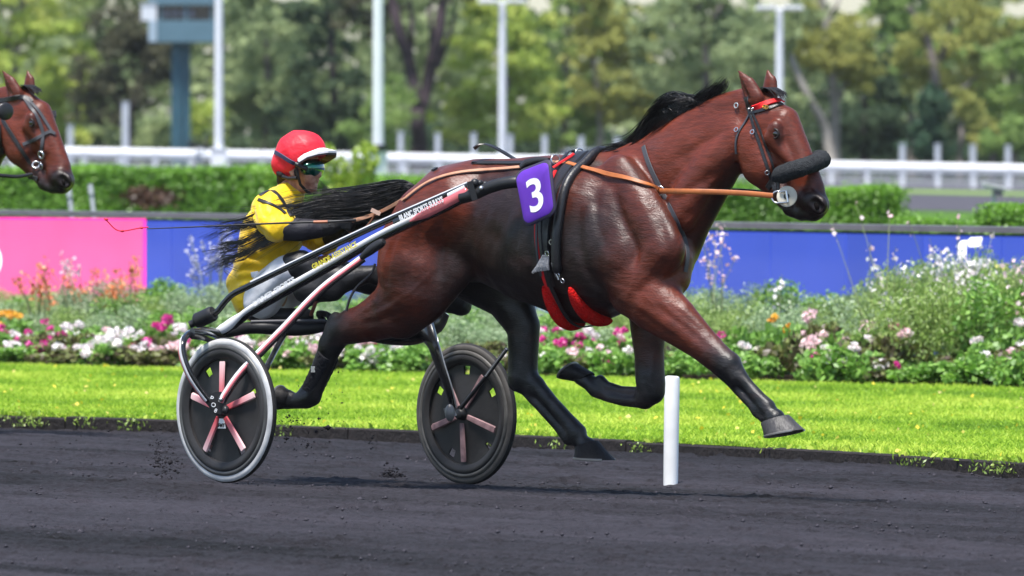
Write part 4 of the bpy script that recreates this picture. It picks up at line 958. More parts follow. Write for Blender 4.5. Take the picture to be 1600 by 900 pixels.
def horse_body(F, front=True):
    b = Body(F); P = b.px
    # trunk
    P([(1018, 385, 0, 70), (985, 378, 0, 105), (920, 375, 0, 128), (835, 364, 0, 110), (765, 350, 0, 92), (715, 352, 0, 88)], w=.74, k=.04, dark=.85)
    P([(905, 262, 0, 22), (945, 262, 0, 26), (985, 258, 0, 30)], w=.7, k=.07, dark=.1)
    P([(870, 268, 0, 24), (800, 276, 0, 26), (745, 280, 0, 30), (700, 300, 0, 38)], w=1.1, k=.07, dark=.15)
    for sd in (-1, 1):
        P([(716, 320, sd * .10, 58), (670, 345, sd * .12, 58), (648, 385, sd * .13, 58), (642, 415, sd * .15, 54)], k=.06, w=.9)
        P([(935, 385, sd * .12, 100), (850, 380, sd * .15, 80)], w=.62, k=.05, dark=.95)     # ribcage
        P([(830, 418, sd * .1, 48), (905, 452, sd * .08, 50)], w=.8, k=.05, dark=1.0)  # belly: bay tone, darkened further in the coat colour for its shade
    # chest
    P([(1028, 385, 0, 60), (1040, 410, 0, 42)], w=1.15, k=.05, dark=.2)
    for sd in (-1, 1):
        P([(1046, 405, sd * .09, 38), (1046, 432, sd * .10, 34), (1036, 455, sd * .11, 28)], k=.018, dark=.1)
        P([(968, 275, sd * .12, 34), (1000, 330, sd * .17, 42), (1035, 388, sd * .19, 40)], w=.6, k=.03, dark=.45)      # shoulder blade
        P([(955, 330, sd * .17, 44), (965, 400, sd * .21, 50), (985, 455, sd * .19, 40)], w=.55, k=.025, dark=.6)        # triceps
        P([(1030, 395, sd * .20, 32), (1000, 450, sd * .19, 34)], w=.7, k=.02, dark=.4)
        P([(930, 300, sd * .15, 40), (900, 330, sd * .2, 50)], w=.5, k=.04, dark=.4)
    # neck
    P([(1010, 300, 0, 76), (1052, 268, 0, 68), (1090, 240, 0, 62), (1122, 222, 0, 56), (1148, 208, 0, 50)], w=.46, k=.06, dark=0)
    P([(1000, 240, 0, 20), (1040, 220, 0, 22), (1085, 190, 0, 22), (1130, 166, 0, 20), (1160, 158, 0, 20)], w=.7, k=.04)
    P([(1136, 262, 0, 24), (1108, 305, 0, 28), (1082, 345, 0, 32), (1062, 385, 0, 36)], w=.8, k=.035, dark=.8)
    for sd in (-1, 1): P([(1150, 215, sd * .05, 26), (1100, 270, sd * .07, 30), (1062, 330, sd * .09, 34)], w=.55, k=.03, dark=.25)
    # head
    P([(1180, 168, 0, 30), (1198, 190, 0, 40), (1214, 214, 0, 37), (1236, 245, 0, 30), (1254, 280, 0, 25), (1264, 308, 0, 25)], w=.62, k=.03)
    P([(1226, 190, 0, 24), (1244, 222, 0, 18), (1262, 262, 0, 15), (1272, 292, 0, 16)], w=1.0, k=.03)
    for sd in (-1, 1):
        P([(1176, 225, sd * .04, 36), (1186, 258, sd * .045, 32)], w=.5, k=.025)                # jowl
        P([(1206, 215, sd * .075, 14), (1224, 240, sd * .065, 9), (1240, 262, sd * .05, 6)], w=.7, k=.018)         # cheek ridge
        P([(1210, 200, sd * .088, 12)], w=.6, k=.025, dark=.55); P([(1214, 213, sd * .08, 10)], w=.6, k=.02, dark=1, black=.1)                            # brow
        P([(1268, 314, sd * .048, 17), (1280, 320, sd * .045, 15)], w=.8, k=.012, black=.3, dark=1)                            # nostril flare
        P([(1271, 316, sd * .088, 8), (1277, 323, sd * .080, 8.5), (1276, 330, sd * .074, 5)], w=1.5, k=.006, sub=True); P([(1240, 335, sd * .06, 2.2), (1262, 339, sd * .05, 2.2), (1276, 338, sd * .03, 2)], w=3, k=.005, sub=True)
    P([(1186, 262, 0, 26), (1212, 292, 0, 20), (1236, 318, 0, 17)], w=.8, k=.03, dark=.5)
    P([(1268, 312, 0, 24), (1276, 320, 0, 21)], w=.9, k=.025, black=.35, dark=1)
    P([(1256, 332, 0, 12), (1272, 334, 0, 12)], w=1.3, k=.016, black=.6, dark=1)                     # upper lip
    P([(1238, 325, 0, 15), (1252, 335, 0, 10)], w=1.1, k=.012, black=.85, dark=1)                   # lower lip, chin
    # ears
    P([(1180, 153, -.055, 16), (1169, 133, -.06, 14), (1153, 109, -.06, 2)], w=.55, k=.015, dark=.2)
    P([(1203, 147, .055, 15), (1204, 128, .06, 12), (1199, 108, .06, 2.2)], w=.55, k=.015, dark=.2)
    P([(1168, 152, -.075, 5), (1157, 133, -.082, 6), (1151, 114, -.07, 2)], w=.9, k=.005, sub=True)
    # hind legs
    if front is None: pass
    elif front:
        P([(648, 420, -.16, 60), (645, 452, -.17, 56), (618, 482, -.17, 46), (582, 500, -.165, 34), (548, 512, -.16, 26)], w=.72, k=.045, dark=.5)
        P([(700, 422, -.13, 42), (672, 460, -.15, 38), (635, 492, -.16, 34)], w=.55, k=.05, dark=.85)
        P([(548, 506, -.16, 24), (530, 518, -.16, 24), (516, 540, -.155, 21)], w=.72, k=.02, black=.85, dark=1)
        P([(524, 497, -.16, 10), (518, 512, -.16, 12)], w=.8, k=.02, black=.9)                        # point of hock
        P([(522, 545, -.155, 12), (510, 575, -.15, 11), (498, 600, -.15, 11), (488, 620, -.15, 15)], w=.9, k=.012, black=1, dark=1); P([(508, 535, -.155, 9), (494, 572, -.15, 8), (482, 600, -.15, 8), (474, 618, -.15, 12)], w=.8, k=.010, black=1, dark=1)
        P([(479, 624, -.15, 15), (462, 627, -.15, 12), (449, 624, -.15, 16)], w=.85, k=.015, black=1, dark=1)
        P([(745, 420, .15, 56), (790, 455, .17, 44), (818, 510, .17, 29), (818, 550, .17, 26), (816, 585, .17, 26)], w=.72, k=.04, dark=1, black=.6)
        P([(806, 598, .17, 14), (818, 592, .17, 24), (836, 604, .17, 18)], w=.75, k=.02, black=1, dark=1); P([(836, 600, .17, 13), (866, 634, .17, 11.5), (888, 658, .17, 12), (902, 676, .17, 15)], w=.95, k=.012, black=1, dark=1); P([(818, 606, .17, 10), (850, 642, .17, 8.5), (874, 668, .17, 9), (890, 684, .17, 13)], w=.8, k=.010, black=1, dark=1)
        P([(898, 680, .17, 14), (910, 692, .17, 13), (919, 698, .17, 15)], w=.85, k=.015, black=1, dark=1)
        # forelegs
        P([(1000, 440, -.17, 46), (1020, 472, -.17, 46), (1058, 502, -.165, 38), (1096, 536, -.16, 28), (1122, 560, -.155, 24)], w=.7, k=.04, dark=.15)
        P([(1060, 505, -.19, 22), (1100, 542, -.175, 15)], w=.6, k=.015, dark=.5)
        P([(1118, 556, -.155, 21), (1138, 570, -.155, 22), (1150, 588, -.15, 17)], w=.9, k=.018, black=.75, dark=1); P([(1122, 580, -.155, 8), (1132, 588, -.15, 8)], w=.9, k=.012, black=.9)
        P([(1148, 580, -.15, 13), (1170, 604, -.15, 10), (1188, 624, -.15, 11), (1198, 636, -.15, 14), (1204, 646, -.15, 13), (1212, 654, -.15, 16)], w=.95, k=.012, black=1, dark=1); P([(1134, 590, -.15, 8), (1158, 616, -.15, 7.5), (1174, 632, -.15, 8), (1184, 642, -.15, 11)], w=.85, k=.010, black=1, dark=1); P([(1184, 642, -.15, 10), (1196, 652, -.15, 11)], w=.9, k=.012, black=1, dark=1)
        P([(1000, 445, .17, 44), (1012, 490, .17, 34), (1014, 550, .17, 26), (1016, 598, .17, 25)], w=.72, k=.04, dark=.6, black=.2)
        P([(1016, 590, .17, 22), (1020, 612, .17, 20), (1008, 622, .17, 17)], w=.9, k=.018, black=.9, dark=1)
        P([(1008, 628, .17, 11), (975, 625, .17, 10), (948, 618, .17, 10), (932, 608, .17, 14), (922, 598, .17, 13), (908, 588, .17, 14)], w=.95, k=.012, black=1, dark=1); P([(996, 612, .17, 8), (970, 610, .17, 7.5), (948, 603, .17, 8), (938, 596, .17, 11)], w=.85, k=.010, black=1, dark=1)
    else:
        for sd in (-1, 1):
            P([(985, 440, sd * .17, 46), (960, 500, sd * .17, 32), (945, 570, sd * .16, 22), (940, 600, sd * .16, 24), (930, 680, sd * .16, 15), (926, 708, sd * .16, 17), (934, 728, sd * .16, 19)], w=.8, k=.03, dark=.6, black=.5)
            P([(650, 430, sd * .16, 58), (600, 500, sd * .16, 32), (560, 580, sd * .16, 25), (560, 680, sd * .16, 16), (556, 712, sd * .16, 17), (566, 730, sd * .16, 19)], w=.8, k=.03, dark=.6, black=.5)
    # hollows: flank, behind the elbow, jugular groove, croup, stifle crease
    for sd in (-1, 1):
        P([(752, 372, sd * .33, 26), (735, 425, sd * .33, 22)], k=.05, sub=True)
        P([(928, 440, sd * .36, 16), (918, 390, sd * .40, 16)], k=.05, sub=True)
        P([(1132, 285, sd * .14, 12), (1086, 345, sd * .19, 13)], k=.035, sub=True)
        P([(706, 300, sd * .33, 18), (676, 380, sd * .36, 14), (668, 440, sd * .34, 12)], k=.04, sub=True)
        P([(1000, 300, sd * .27, 8), (1050, 395, sd * .30, 8)], k=.03, sub=True)
        P([(1218, 226, sd * .13, 12), (1236, 250, sd * .115, 9)], k=.02, sub=True)
        P([(1200, 178, sd * .12, 9)], k=.02, sub=True)
    return b
hb = horse_body(HF)
RELIEF = [([(985, 252), (1012, 300), (1036, 345), (1056, 395)], 8, .012), ([(958, 285), (976, 330), (998, 380), (1010, 430)], 8, .009), ([(922, 325), (928, 390), (944, 440), (978, 482)], 10, .014),
 ([(1058, 398), (1034, 430), (1000, 468)], 7, .009), ([(940, 300), (950, 350), (972, 400)], 6, .006), ([(1012, 264), (1060, 234), (1110, 207), (1148, 188)], 7, .006), ([(1022, 332), (1070, 292), (1120, 256)], 8, .009), ([(1040, 360), (1080, 318), (1122, 278)], 6, .007),
 ([(786, 320), (778, 380), (772, 420)], 5, .004), ([(808, 315), (802, 385), (796, 435)], 5, .0045), ([(832, 315), (826, 385), (820, 440)], 5, .0045), ([(856, 320), (850, 390), (846, 445)], 5, .004), ([(880, 330), (876, 395), (874, 450)], 5, .003),
 ([(748, 335), (737, 390), (722, 432)], 14, .016), ([(704, 320), (692, 390), (686, 442)], 9, .012), ([(676, 330), (662, 400), (656, 455)], 7, .009), ([(640, 350), (628, 410), (622, 458)], 6, .008), ([(722, 280), (690, 300), (660, 330)], 7, .006),
 ([(655, 482), (612, 498), (566, 508)], 5, .007), ([(640, 462), (600, 482), (572, 492)], 5, .006), ([(1028, 472), (1072, 510), (1112, 546)], 5, .008), ([(1048, 470), (1090, 512), (1122, 540)], 4, .006), ([(1000, 478), (1040, 512), (1072, 536)], 5, .006),
 ([(1160, 205), (1168, 245), (1192, 280)], 5, .004), ([(1208, 238), (1224, 258), (1236, 280)], 4, -.005), ([(1224, 244), (1236, 266), (1242, 290)], 2.2, -.004), ([(1228, 252), (1244, 262), (1256, 280)], 1.8, -.003), ([(1196, 262), (1208, 276), (1222, 290)], 2, -.003),
 ([(965, 472), (905, 458), (850, 440), (800, 425)], 2.4, -.004), ([(905, 458), (880, 440), (850, 415)], 1.8, -.003), ([(1035, 402), (1050, 440), (1084, 500)], 2.2, -.004), ([(1010, 450), (1045, 490), (1084, 524)], 2.0, -.004), ([(1020, 400), (1004, 440), (990, 470)], 2.0, -.0035), ([(690, 400), (672, 440), (640, 470), (600, 490)], 2.2, -.004), ([(720, 380), (700, 420), (690, 455)], 2, -.003), ([(1100, 300), (1076, 340), (1058, 378)], 3, -.004)]
def sinew(V):                                    # shallow relief of muscle and rib over the whole body
    s_, l_, z_ = V[:, 0], V[:, 1], V[:, 2]; c = np.stack([V[:, 0], V[:, 1] * 0, V[:, 2] * 0], 1)
    d = .0022 * np.sin(26 * s_ + 9 * z_ + 3 * np.sin(7 * z_)) * np.sin(19 * z_ - 11 * s_ + 2 * np.sin(9 * s_)) + .0011 * np.sin(55 * s_ + 30 * z_ + 4 * np.sin(13 * z_)) * np.sin(47 * z_ - 20 * s_)
    for pts, w, dep in RELIEF:
        q = np.array([[HF.un(a, b, -.2)[0][0], HF.un(a, b, -.2)[0][2]] for a, b in [p_[:2] for p_ in spline(pts, 14)]]); w = w / 318.0
        m = (s_ > q[:, 0].min() - 3 * w) & (s_ < q[:, 0].max() + 3 * w) & (z_ > q[:, 1].min() - 3 * w) & (z_ < q[:, 1].max() + 3 * w); x, y = s_[m], z_[m]; best = np.full(len(x), 9.0); tt = np.zeros(len(x))
        for i, (a, b) in enumerate(zip(q, q[1:])):
            e = b - a; t_ = np.clip(((x - a[0]) * e[0] + (y - a[1]) * e[1]) / (e @ e), 0, 1); dd = np.hypot(x - a[0] - t_ * e[0], y - a[1] - t_ * e[1]); tt = np.where(dd < best, (i + t_) / 13, tt); best = np.minimum(best, dd)
        d[m] -= .8 * dep * np.exp(-(best / w) ** 2) * np.clip(np.sin(np.pi * np.clip(tt, .03, .97)) * 1.6, 0, 1)
    o = V.copy(); o[:, 1] += d * np.sign(l_) * np.clip((np.abs(l_) - .03) / .05, 0, 1); return o
ht = horse_body(HF, None); torso = bpy.data.objects.new('torso', ht.mesh('torso', .014)); HF.place(torso); HT_ = None
horse = link('horse', hb.mesh('horse', .0085, 0, ('black', 'dark'), 2, sinew), None, COAT); HF.place(horse)
tag(horse, 'bay trotter at full stretch in front, wearing purple cloth number 3', 'horse', 'trotting race horses')
HS = Surf(horse); HTS = Surf(torso); bpy.data.objects.remove(torso)
# eye with lids
def eye(F, S, par, px, py):
    p, n = S.at(px, py, -.009); q = F.loc(p); M = Matrix.Rotation(R(25), 3, 'Y')
    MB().ball(q, (.023, .014, .017), 16, 12, M).build('eye', EYEM, par)
    mb = MB(); mb.ring(q + Vector((0, -.008, 0)), (0.1, 1, .1), .0215, .005, 20, 8, 1.0); mb.build('eyelid', mat('eyelid_skin', (.022, .014, .012), .45), par)
eye(HF, HS, horse, 1212, 209)
NOSTRIL = mat('nostril_shade', (.006, .004, .004), .8, .1)  # near-black ball that paints the shade inside the nostril hole
def nostril(F, S, par, px, py):
    q = F.loc(S.at(px, py, -.004)[0]); MB().ball(q, (.017, .010, .022), 14, 10, Matrix.Rotation(R(-30), 3, 'Y')).build('nostril', NOSTRIL, par)
nostril(HF, HS, horse, 1275, 322)
# hooves: horn frusta from coronet to sole
def hoof(F, par, l, top, rt, sole, rs, w=.85, HOOF=HOOFB):
    a, D = F.un(*top, l); b_, D2 = F.un(*sole, l); s_ = D / FPX; ax = (a - b_)
    # toe direction lies in the sole line
    mb = MB(); n = 18
    (tx0, ty0), (tx1, ty1) = rt; (sx0, sy0), (sx1, sy1) = rs          # heel end, toe end of coronet and sole
    rings = []
    for f, bul in ((0, 1.0), (.12, 1.03), (.5, 1.0), (.9, 1.02), (1.0, 1.0)):
        h0 = F.un(tx0 + (sx0 - tx0) * f, ty0 + (sy0 - ty0) * f, l)[0]; h1 = F.un(tx1 + (sx1 - tx1) * f, ty1 + (sy1 - ty1) * f, l)[0]
        c = (h0 + h1) / 2; e = (h1 - h0) / 2; rr = e.length * w * bul; ring = []
        for i in range(n):
            t = 2 * math.pi * i / n; ring.append(c + e * (math.cos(t) * bul) + Vector((0, 1, 0)) * rr * math.sin(t) * (1 - .12 * math.cos(t)))
        rings.append(ring)
    v = [p for r_ in rings for p in r_]; f = [(i * n + j, (i + 1) * n + j, (i + 1) * n + (j + 1) % n, i * n + (j + 1) % n) for i in range(4) for j in range(n)]
    mb.add(v, f + [tuple(range(n)), tuple(reversed(range(4 * n, 5 * n)))])
    o = mb.build('hoof', HOOF, par)
    sh = MB(); ring = rings[-1]; sh.tube([p for p in ring[2:-1]], .006, 6); s2 = sh.build('horseshoe', mat('shoe_steel', (.28, .27, .26), .4, .5, metal=.8), o)
hoof(HF, horse, -.15, (1211, 655), ((1193, 662), (1230, 648)), (1226, 677), ((1200, 683), (1253, 671)), .85, HOOF)
hoof(HF, horse, .17, (915, 698), ((902, 700), (932, 688)), (930, 716), ((903, 715), (957, 719)))
hoof(HF, horse, -.15, (447, 622), ((456, 612), (452, 638)), (437, 622), ((438, 603), (434, 640)), .95)
hoof(HF, horse, .17, (908, 587), ((926, 583), (908, 598)), (888, 578), ((898, 567), (875, 592)), .95)
# mane and tail
def L_(px, py, l): return tuple(HF.un(px, py, l)[0])
S = []
CREST = [(960, 232), (1000, 231), (1016, 222), (1035, 211), (1060, 194), (1085, 178), (1103, 167), (1130, 152)]
OUTL = [(945, 230), (970, 225), (988, 214), (1002, 194), (1014, 174), (1031, 154), (1054, 146), (1080, 150), (1103, 150), (1130, 146)]
for lock in range(64):                           # swept-back locks: each leaves the crest and streams along it, lifted by the wind
    x0 = random.uniform(1012, 1126); h0 = random.random() ** .7; ln = min(random.uniform(46, 84), x0 - 962); lz = random.gauss(0, .016)
    for i in range(24):
        x = x0 + random.gauss(0, 3); h = h0 + random.gauss(0, .05); L1 = ln * random.uniform(.75, 1.1); st = []
        for k in range(8):
            f = k / 7; xx = x - L1 * f; c = interp(xx, CREST); o_ = interp(xx, OUTL); gz = min(1, f * 2.4) ** .8
            st.append(L_(xx, c + 3 + (o_ - c) * h * gz + (4 * f * f if f > .7 else 0), lz * f * 2 + random.gauss(0, .003)))
        S.append(st)
for i in range(70):                              # loose flying hairs
    x = random.uniform(1000, 1110); e = random.gauss(0, 4); y = interp(x, OUTL); S.append([L_(x, y + 8, 0), L_(x - 22, interp(x - 22, OUTL) - 1 + e * .4, 0), L_(x - 45, interp(x - 45, OUTL) + e, random.gauss(0, .02)), L_(x - 66, interp(x - 66, OUTL) + 2 + e * 1.5, random.gauss(0, .03))])
for i in range(420):                              # the raised lock near the poll
    x = random.uniform(1076, 1130); y = np.interp(x, [1076, 1130], [178, 150]); e = random.gauss(0, 1)
    S.append([L_(x - 12, y + 2, 0), L_(x - 6 + e, y - 9 + e * 3, .0), L_(x + 4 + e * 2, y - 17 + e * 4, random.gauss(0, .02)), L_(np.interp(x, [1076, 1130], [1098, 1139]) + e * 2, np.interp(x, [1076, 1130], [146, 124]) + e * 3, random.gauss(0, .015))])
for i in range(60):                              # wisps over the withers
    x = random.uniform(985, 1012); S.append([L_(x, 228, 0), L_(x - 15, 226, -.01), L_(x - 32, 229 + random.gauss(0, 3), -.02), L_(x - random.uniform(40, 62), 236 + random.gauss(0, 4), -.03)])
hair('mane', S, HAIR, horse, .0028, 11)
S = []
for i in range(120):                             # forelock
    a = random.gauss(0, 1); S.append([L_(1190 + a * 3, 146, a * .012), L_(1200 + a * 3, 137, a * .015), L_(1213 + a * 3, 140, a * .015 - .01), L_(1222 + a * 3 + random.gauss(0, 3), 150 + random.gauss(0, 4), a * .02 - .015)])
hair('forelock', S, HAIR, horse, .003, 7)
S = []
for i in range(2300):
    a = random.gauss(0, .6); a = max(-1.5, min(1.5, a)); e = random.random(); ln = random.uniform(.55, 1.0) if random.random() < .07 else random.uniform(.3, .66); g = random.gauss(0, 1)
    full = [(654 - 3 * e, 299 + a * 4, 0), (634, 299 + a * 11, random.gauss(0, .012)), (612, 308 + a * 18, random.gauss(0, .02)), (565, 319 + a * 20, random.gauss(-.01, .03)), (515, 322 + a * 17 + g * 2, random.gauss(-.02, .04)),
            (465, 338 + a * 27 + g * 4, random.gauss(-.12, .04)), (410, 364 + a * 34 + g * 7, random.gauss(-.24, .04)), (365, 380 + a * 42 + g * 9, random.gauss(-.26, .06)), (328, 390 + a * 48 + g * 14, random.gauss(-.24, .08))]
    sp = spline(full, 24); k = max(7, int(ln * 24)); S.append([L_(*q) for q in sp[:k:3]] + [L_(*sp[k - 1])])
for i in range(26): S.append([L_(570, 308, 0), L_(545, 304 + i % 5, 0), L_(520, 297 + i % 7, 0), L_(498 + random.gauss(0, 4), 280 + random.uniform(0, 20), random.gauss(0, .02))])
for lock in range(17):                           # long wind-blown locks streaming past the driver
    a = random.uniform(-.9, .9); ex, ey = random.uniform(312, 372), 392 + a * 42 + random.gauss(0, 8); b1, b2 = random.gauss(0, 7), random.gauss(0, 9)
    for i in range(12):
        g = random.gauss(0, 1); w = random.gauss(0, 1)
        st = [(520, 322 + a * 14 + g, -.03), (470, 338 + a * 20 + g * 1.5, -.14), (425, 356 + a * 27 + b1 + g * 2, -.25), (385, 374 + a * 34 + b2 + g * 2.5, -.29), (350, 384 + a * 40 + b2 * .6 + w * 3, -.28), (ex + g * 6, ey + w * 5, -.26)]
        S.append([L_(*q) for q in st])
hair('tail', S, HAIR, horse, .0023, 14)
# ------------------------------------------------------------------ the second horse, entering at the left
D2 = 49.5; DEG2 = 37
mz = HF.un(1297, 318, 0)[0]; tgt = W(117, 281, D2); t2 = R(DEG2)
HF2 = Frame(tgt.x - mz.x * math.cos(t2), tgt.y + mz.x * math.sin(t2), DEG2); 
hb2 = horse_body(HF, False)
horse2 = link('horse', hb2.mesh('horse', .011, 0, ('black', 'dark')), None, COAT); HF2.place(horse2); horse2.location.z = tgt.z - mz.z; horse2.scale = (1, 1.0, 1)
tag(horse2, 'bay horse with a black bridle whose head enters at the left edge', 'horse', 'trotting race horses')
HS2 = Surf(horse2)
for ch in [c for c in horse.children if c.name.split('.')[0] in ('eye', 'eyelid', 'nostril', 'forelock')]:
    c2 = ch.copy(); COL.objects.link(c2); c2.parent = horse2
# ================================================================== TACK
BLK = mat('black_leather', (.014, .013, .015), .38, .5, bump=.15, bscale=90)
GREY = mat('grey_leather', (.05, .05, .058), .5, .4)
ORG = mat('tan_rein', (.42, .13, .035), .5, .4, var=(.33, .10, .03), vscale=25)
TANL = mat('pale_rein', (.45, .24, .15), .55, .4, var=(.36, .17, .1), vscale=20)
RED = mat('red_webbing', (.62, .012, .015), .6, .3)
REDF = mat('red_fleece', (.68, .014, .012), .95, .1, var=(.50, .008, .008), vscale=40, bump=.9, bscale=110)
STEEL = mat('buckle_steel', (.55, .55, .56), .25, .5, metal=.9)
BRASS = mat('buckle_brass', (.6, .35, .08), .25, .5, metal=.9)
def wbuild(mb, name, m, root, smooth=True):
    o = mb.build(name, m, root, smooth)
    if root is not None: 
        bpy.context.view_layer.update() if False else None
        o.matrix_parent_inverse = Matrix.LocRotScale(root.location, root.rotation_euler, root.scale).inverted()
    return o
def strap(root, S, name, m, pts, w, th=.003, n=26, off=.004, label=None):
    P, N = S.path(pts, n, off); o = wbuild(ribbon(MB(), P, N, w, th), name, m, root)
    if label: o['label'] = label
    return o
def buckle(root, S, px, py, r=.012, m=None, name='buckle', off=.012):
    p, n = S.at(px, py, off)
    if p is None: p, n = S.near(W(px, py, 41.6), off)
    return wbuild(MB().ring(p, n, r, r * .28, 14, 6), name, m or STEEL, root)
fwd = Vector((HF.c, -HF.n, 0)); lft = Vector((HF.n, HF.c, 0)); UP = Vector((0, 0, 1))
def hw(px, py, l): return HF.world(HF.un(px, py, l)[0])
# ---- harness: saddle roll, girth with fleece pads, neck strap, terrets, back strap
c = hw(925, 380, 0); hn = empty('harness', hw(905, 262, 0)); tag(hn, 'black racing harness with red fleece girth on the front horse', 'harness')
def loopat(ptop, pbot, off, a0=0, a1=360, n=84):
    t, b = hw(*ptop, 0), hw(*pbot, 0); v = (t - b).normalized(); return HTS.loop((t + b) / 2, v, -lft, n, off, a0, a1)
P, N = loopat((937, 247), (928, 508), .014, -118, 118, 60); P, N = smooth_path(P, N, 3); mb = MB(); mb.tube(P, [.012] + [.024] * (len(P) - 2) + [.012], 12, True); wbuild(mb, 'saddle_roll', BLK, hn)
P, N = loopat((914, 250), (914, 508), .004, -128, 128, 70); P, N = smooth_path(P, N, 3); wbuild(ribbon(MB(), P, N, [.045 + .035 * math.exp(-((i - 35) / 14) ** 2) for i in range(len(P))], .012), 'saddle_pad', BLK, hn)
P, N = loopat((896, 252), (922, 508), .016, 0, 360, 90); wbuild(ribbon(MB(), P, N, .022, .006, True), 'girth', BLK, hn)
P, N = loopat((889, 252), (914, 508), .011, 30, 150, 60); wbuild(ribbon(MB(), P, N, .024, .004), 'girth_strap', RED, hn)
P, N = loopat((897, 252), (908, 508), .018, 60, 118, 30); wbuild(ribbon(MB(), P, N, .014, .004), 'girth_billet', GREY, hn)
for (dx, lab) in ((-15, 'rear red fleece girth cover'), (27, 'front red fleece girth cover')):
    P, N = loopat((896 + dx, 252), (924 + dx, 508), .012, 128, 184, 24); r = [.006 + .032 * math.sin(math.pi * min(1, max(0, i / (len(P) - 1)))) ** .6 for i in range(len(P))]
    mb = MB(); mb.tube(P, r, 14, True, 1.0); o = wbuild(mb, 'girth_cover', REDF, hn); o['label'] = lab
strap(hn, HS, 'neck_strap', GREY, [(1006, 229), (1012, 250), (1024, 278), (1036, 302), (1052, 335), (1066, 365), (1074, 395), (1070, 425)], .026, .004, 34)
p, n = HS.at(1034, 298, .016); wbuild(MB().ring(p, n, .022, .0042, 24, 8), 'martingale_ring', STEEL, hn)
strap(hn, HS, 'back_strap', BLK, [(738, 255), (770, 255), (805, 255), (840, 254), (880, 254)], .026, .004)
strap(hn, HS, 'crupper', BLK, [(641, 289), (652, 277), (668, 268), (682, 266)], .03, .008, 12)
# terret rings and their mounts on top of the saddle
for (px, py, l) in ((868, 250, -.10), (906, 240, .02)):
    q = hw(px, py, l); wbuild(MB().ring(q, (.5, -.8, .2), .024, .0045, 22, 8), 'terret_ring', STEEL, hn)
    mb = MB(); mb.tube([q - UP * .026, q - UP * .055], [.008, .014], 8); wbuild(mb, 'terret_mount', STEEL, hn)
for pts in ([(868, 268), (880, 260), (893, 252), (900, 246)], [(864, 300), (866, 285), (872, 272)]):
    strap(hn, HS, 'saddle_webbing', RED, pts, .02, .006, 10, .022)
for (px, py) in ((862, 276), (868, 300), (893, 238), (860, 395), (876, 428), (884, 436), (866, 378)): buckle(hn, HS, px, py, .011, off=.026)
mb = MB(); q = [HS.at(px, py, .028) for px, py in ((868, 408), (872, 421), (878, 434))]; mb.tube([a[0] for a in q if a[0]], .006, 8); wbuild(mb, 'girth_buckle', STEEL, hn)
# the pale tufted tag tied to the girth strap
mb = MB(); a = HS.at(857, 398, .02)[0]
for k in range(7): b_ = HS.at(838 + k * 4.0, 423 - k * .6, .024)[0]; mb.tube([a + Vector((k * .004 - .012, 0, 0)), a.lerp(b_, .6) + Vector((0, -.01, 0)), b_], [.006, .009, .007], 6)
wbuild(mb, 'tassel', mat('dirty_white_cloth', (.42, .40, .40), .9, .1, bump=.5, bscale=60), hn)
# loops of spare strap standing above the back
def flatloop(name, pts, w, m, root, th=.007, n=30):
    sp = spline(pts, n); P = [W(a, b, d) for a, b, d in sp]; N = []
    for i in range(len(P)):
        t = (P[min(i + 1, len(P) - 1)] - P[max(0, i - 1)]); N.append(t.cross(lft).normalized())
    return wbuild(ribbon(MB(), P, N, w, th), name, m, root)
D = 41.7
flatloop('spare_strap', [(741, 233, D), (748, 228, D), (758, 226.5, D), (770, 230, D), (785, 238, D), (800, 247, D), (814, 254, D - .03)], .032, BLK, hn)
flatloop('overcheck', [(812, 255, D - .03), (780, 254, D), (750, 253, D), (737, 252, D)], .022, BLK, hn)
# ---- number cloth
ncl = empty('number_cloth', hw(835, 262, -.25)); tag(ncl, 'purple number cloth with a white 3 on the front horse saddle', 'number cloth')
corner = [(801, 268), (856, 247), (868, 333), (819, 356)]; LD = -.405
cl = [HF.un(px, py, LD)[0] for px, py in corner]
c0 = sum(cl, Vector()) / 4; ex = (cl[1] + cl[2] - cl[0] - cl[3]).normalized(); ey = (cl[0] + cl[1] - cl[2] - cl[3]).normalized(); ez = ex.cross(ey).normalized()
if ez.y > 0: ez = -ez
def uvw(u, v): 
    p = cl[3].lerp(cl[2], u).lerp(cl[0].lerp(cl[1], u), v)
    return p + Vector((0, .03 * max(0, v - .72) ** 2 * 12 + .02 * (u - .5) ** 2, 0))
def rr_outline(m_, n=7, rad=.22):
    out = []
    for cx, cy, a0 in ((1, 1, 0), (0, 1, 90), (0, 0, 180), (1, 0, 270)):
        for i in range(n + 1):
            a = R(a0 + 90 * i / n); ux = abs(cx - m_ - (rad if cx else -rad)) ; 
            px_ = (1 - m_ - rad if cx else m_ + rad) + rad * math.cos(a); py_ = (1 - m_ - rad * .62 if cy else m_ + rad * .62) + rad * .62 * math.sin(a); out.append((px_, py_))
    return out
def plate(name, m_, m, d0, d1):
    pl = rr_outline(m_); k = len(pl); V = []; Fc = []
    rings = [(0.0, d1), (.35, d1), (.7, d1), (.94, d1), (1.0, d1 * .6 + d0 * .4), (1.0, d0)]
    for f, d in rings:
        for (u, v) in pl: V.append(uvw(.5 + (u - .5) * max(f, 1e-3), .5 + (v - .5) * max(f, 1e-3)) + ez * d)
    for i in range(len(rings) - 1):
        for j in range(k): Fc.append((i * k + j, i * k + (j + 1) % k, (i + 1) * k + (j + 1) % k, (i + 1) * k + j))
    V = [HF.world(p) for p in V]
    mb = MB(); mb.add(V, Fc); return wbuild(mb, name, m, ncl)
CLOTH = mat('purple_cloth', (.115, .028, .40), .45, .4, var=(.095, .022, .34), vscale=9, bump=.1, bscale=14)
plate('binding', -.012, mat('dark_binding', (.03, .025, .05), .6), -.008, .004); plate('panel', .035, CLOTH, 0, .0075)
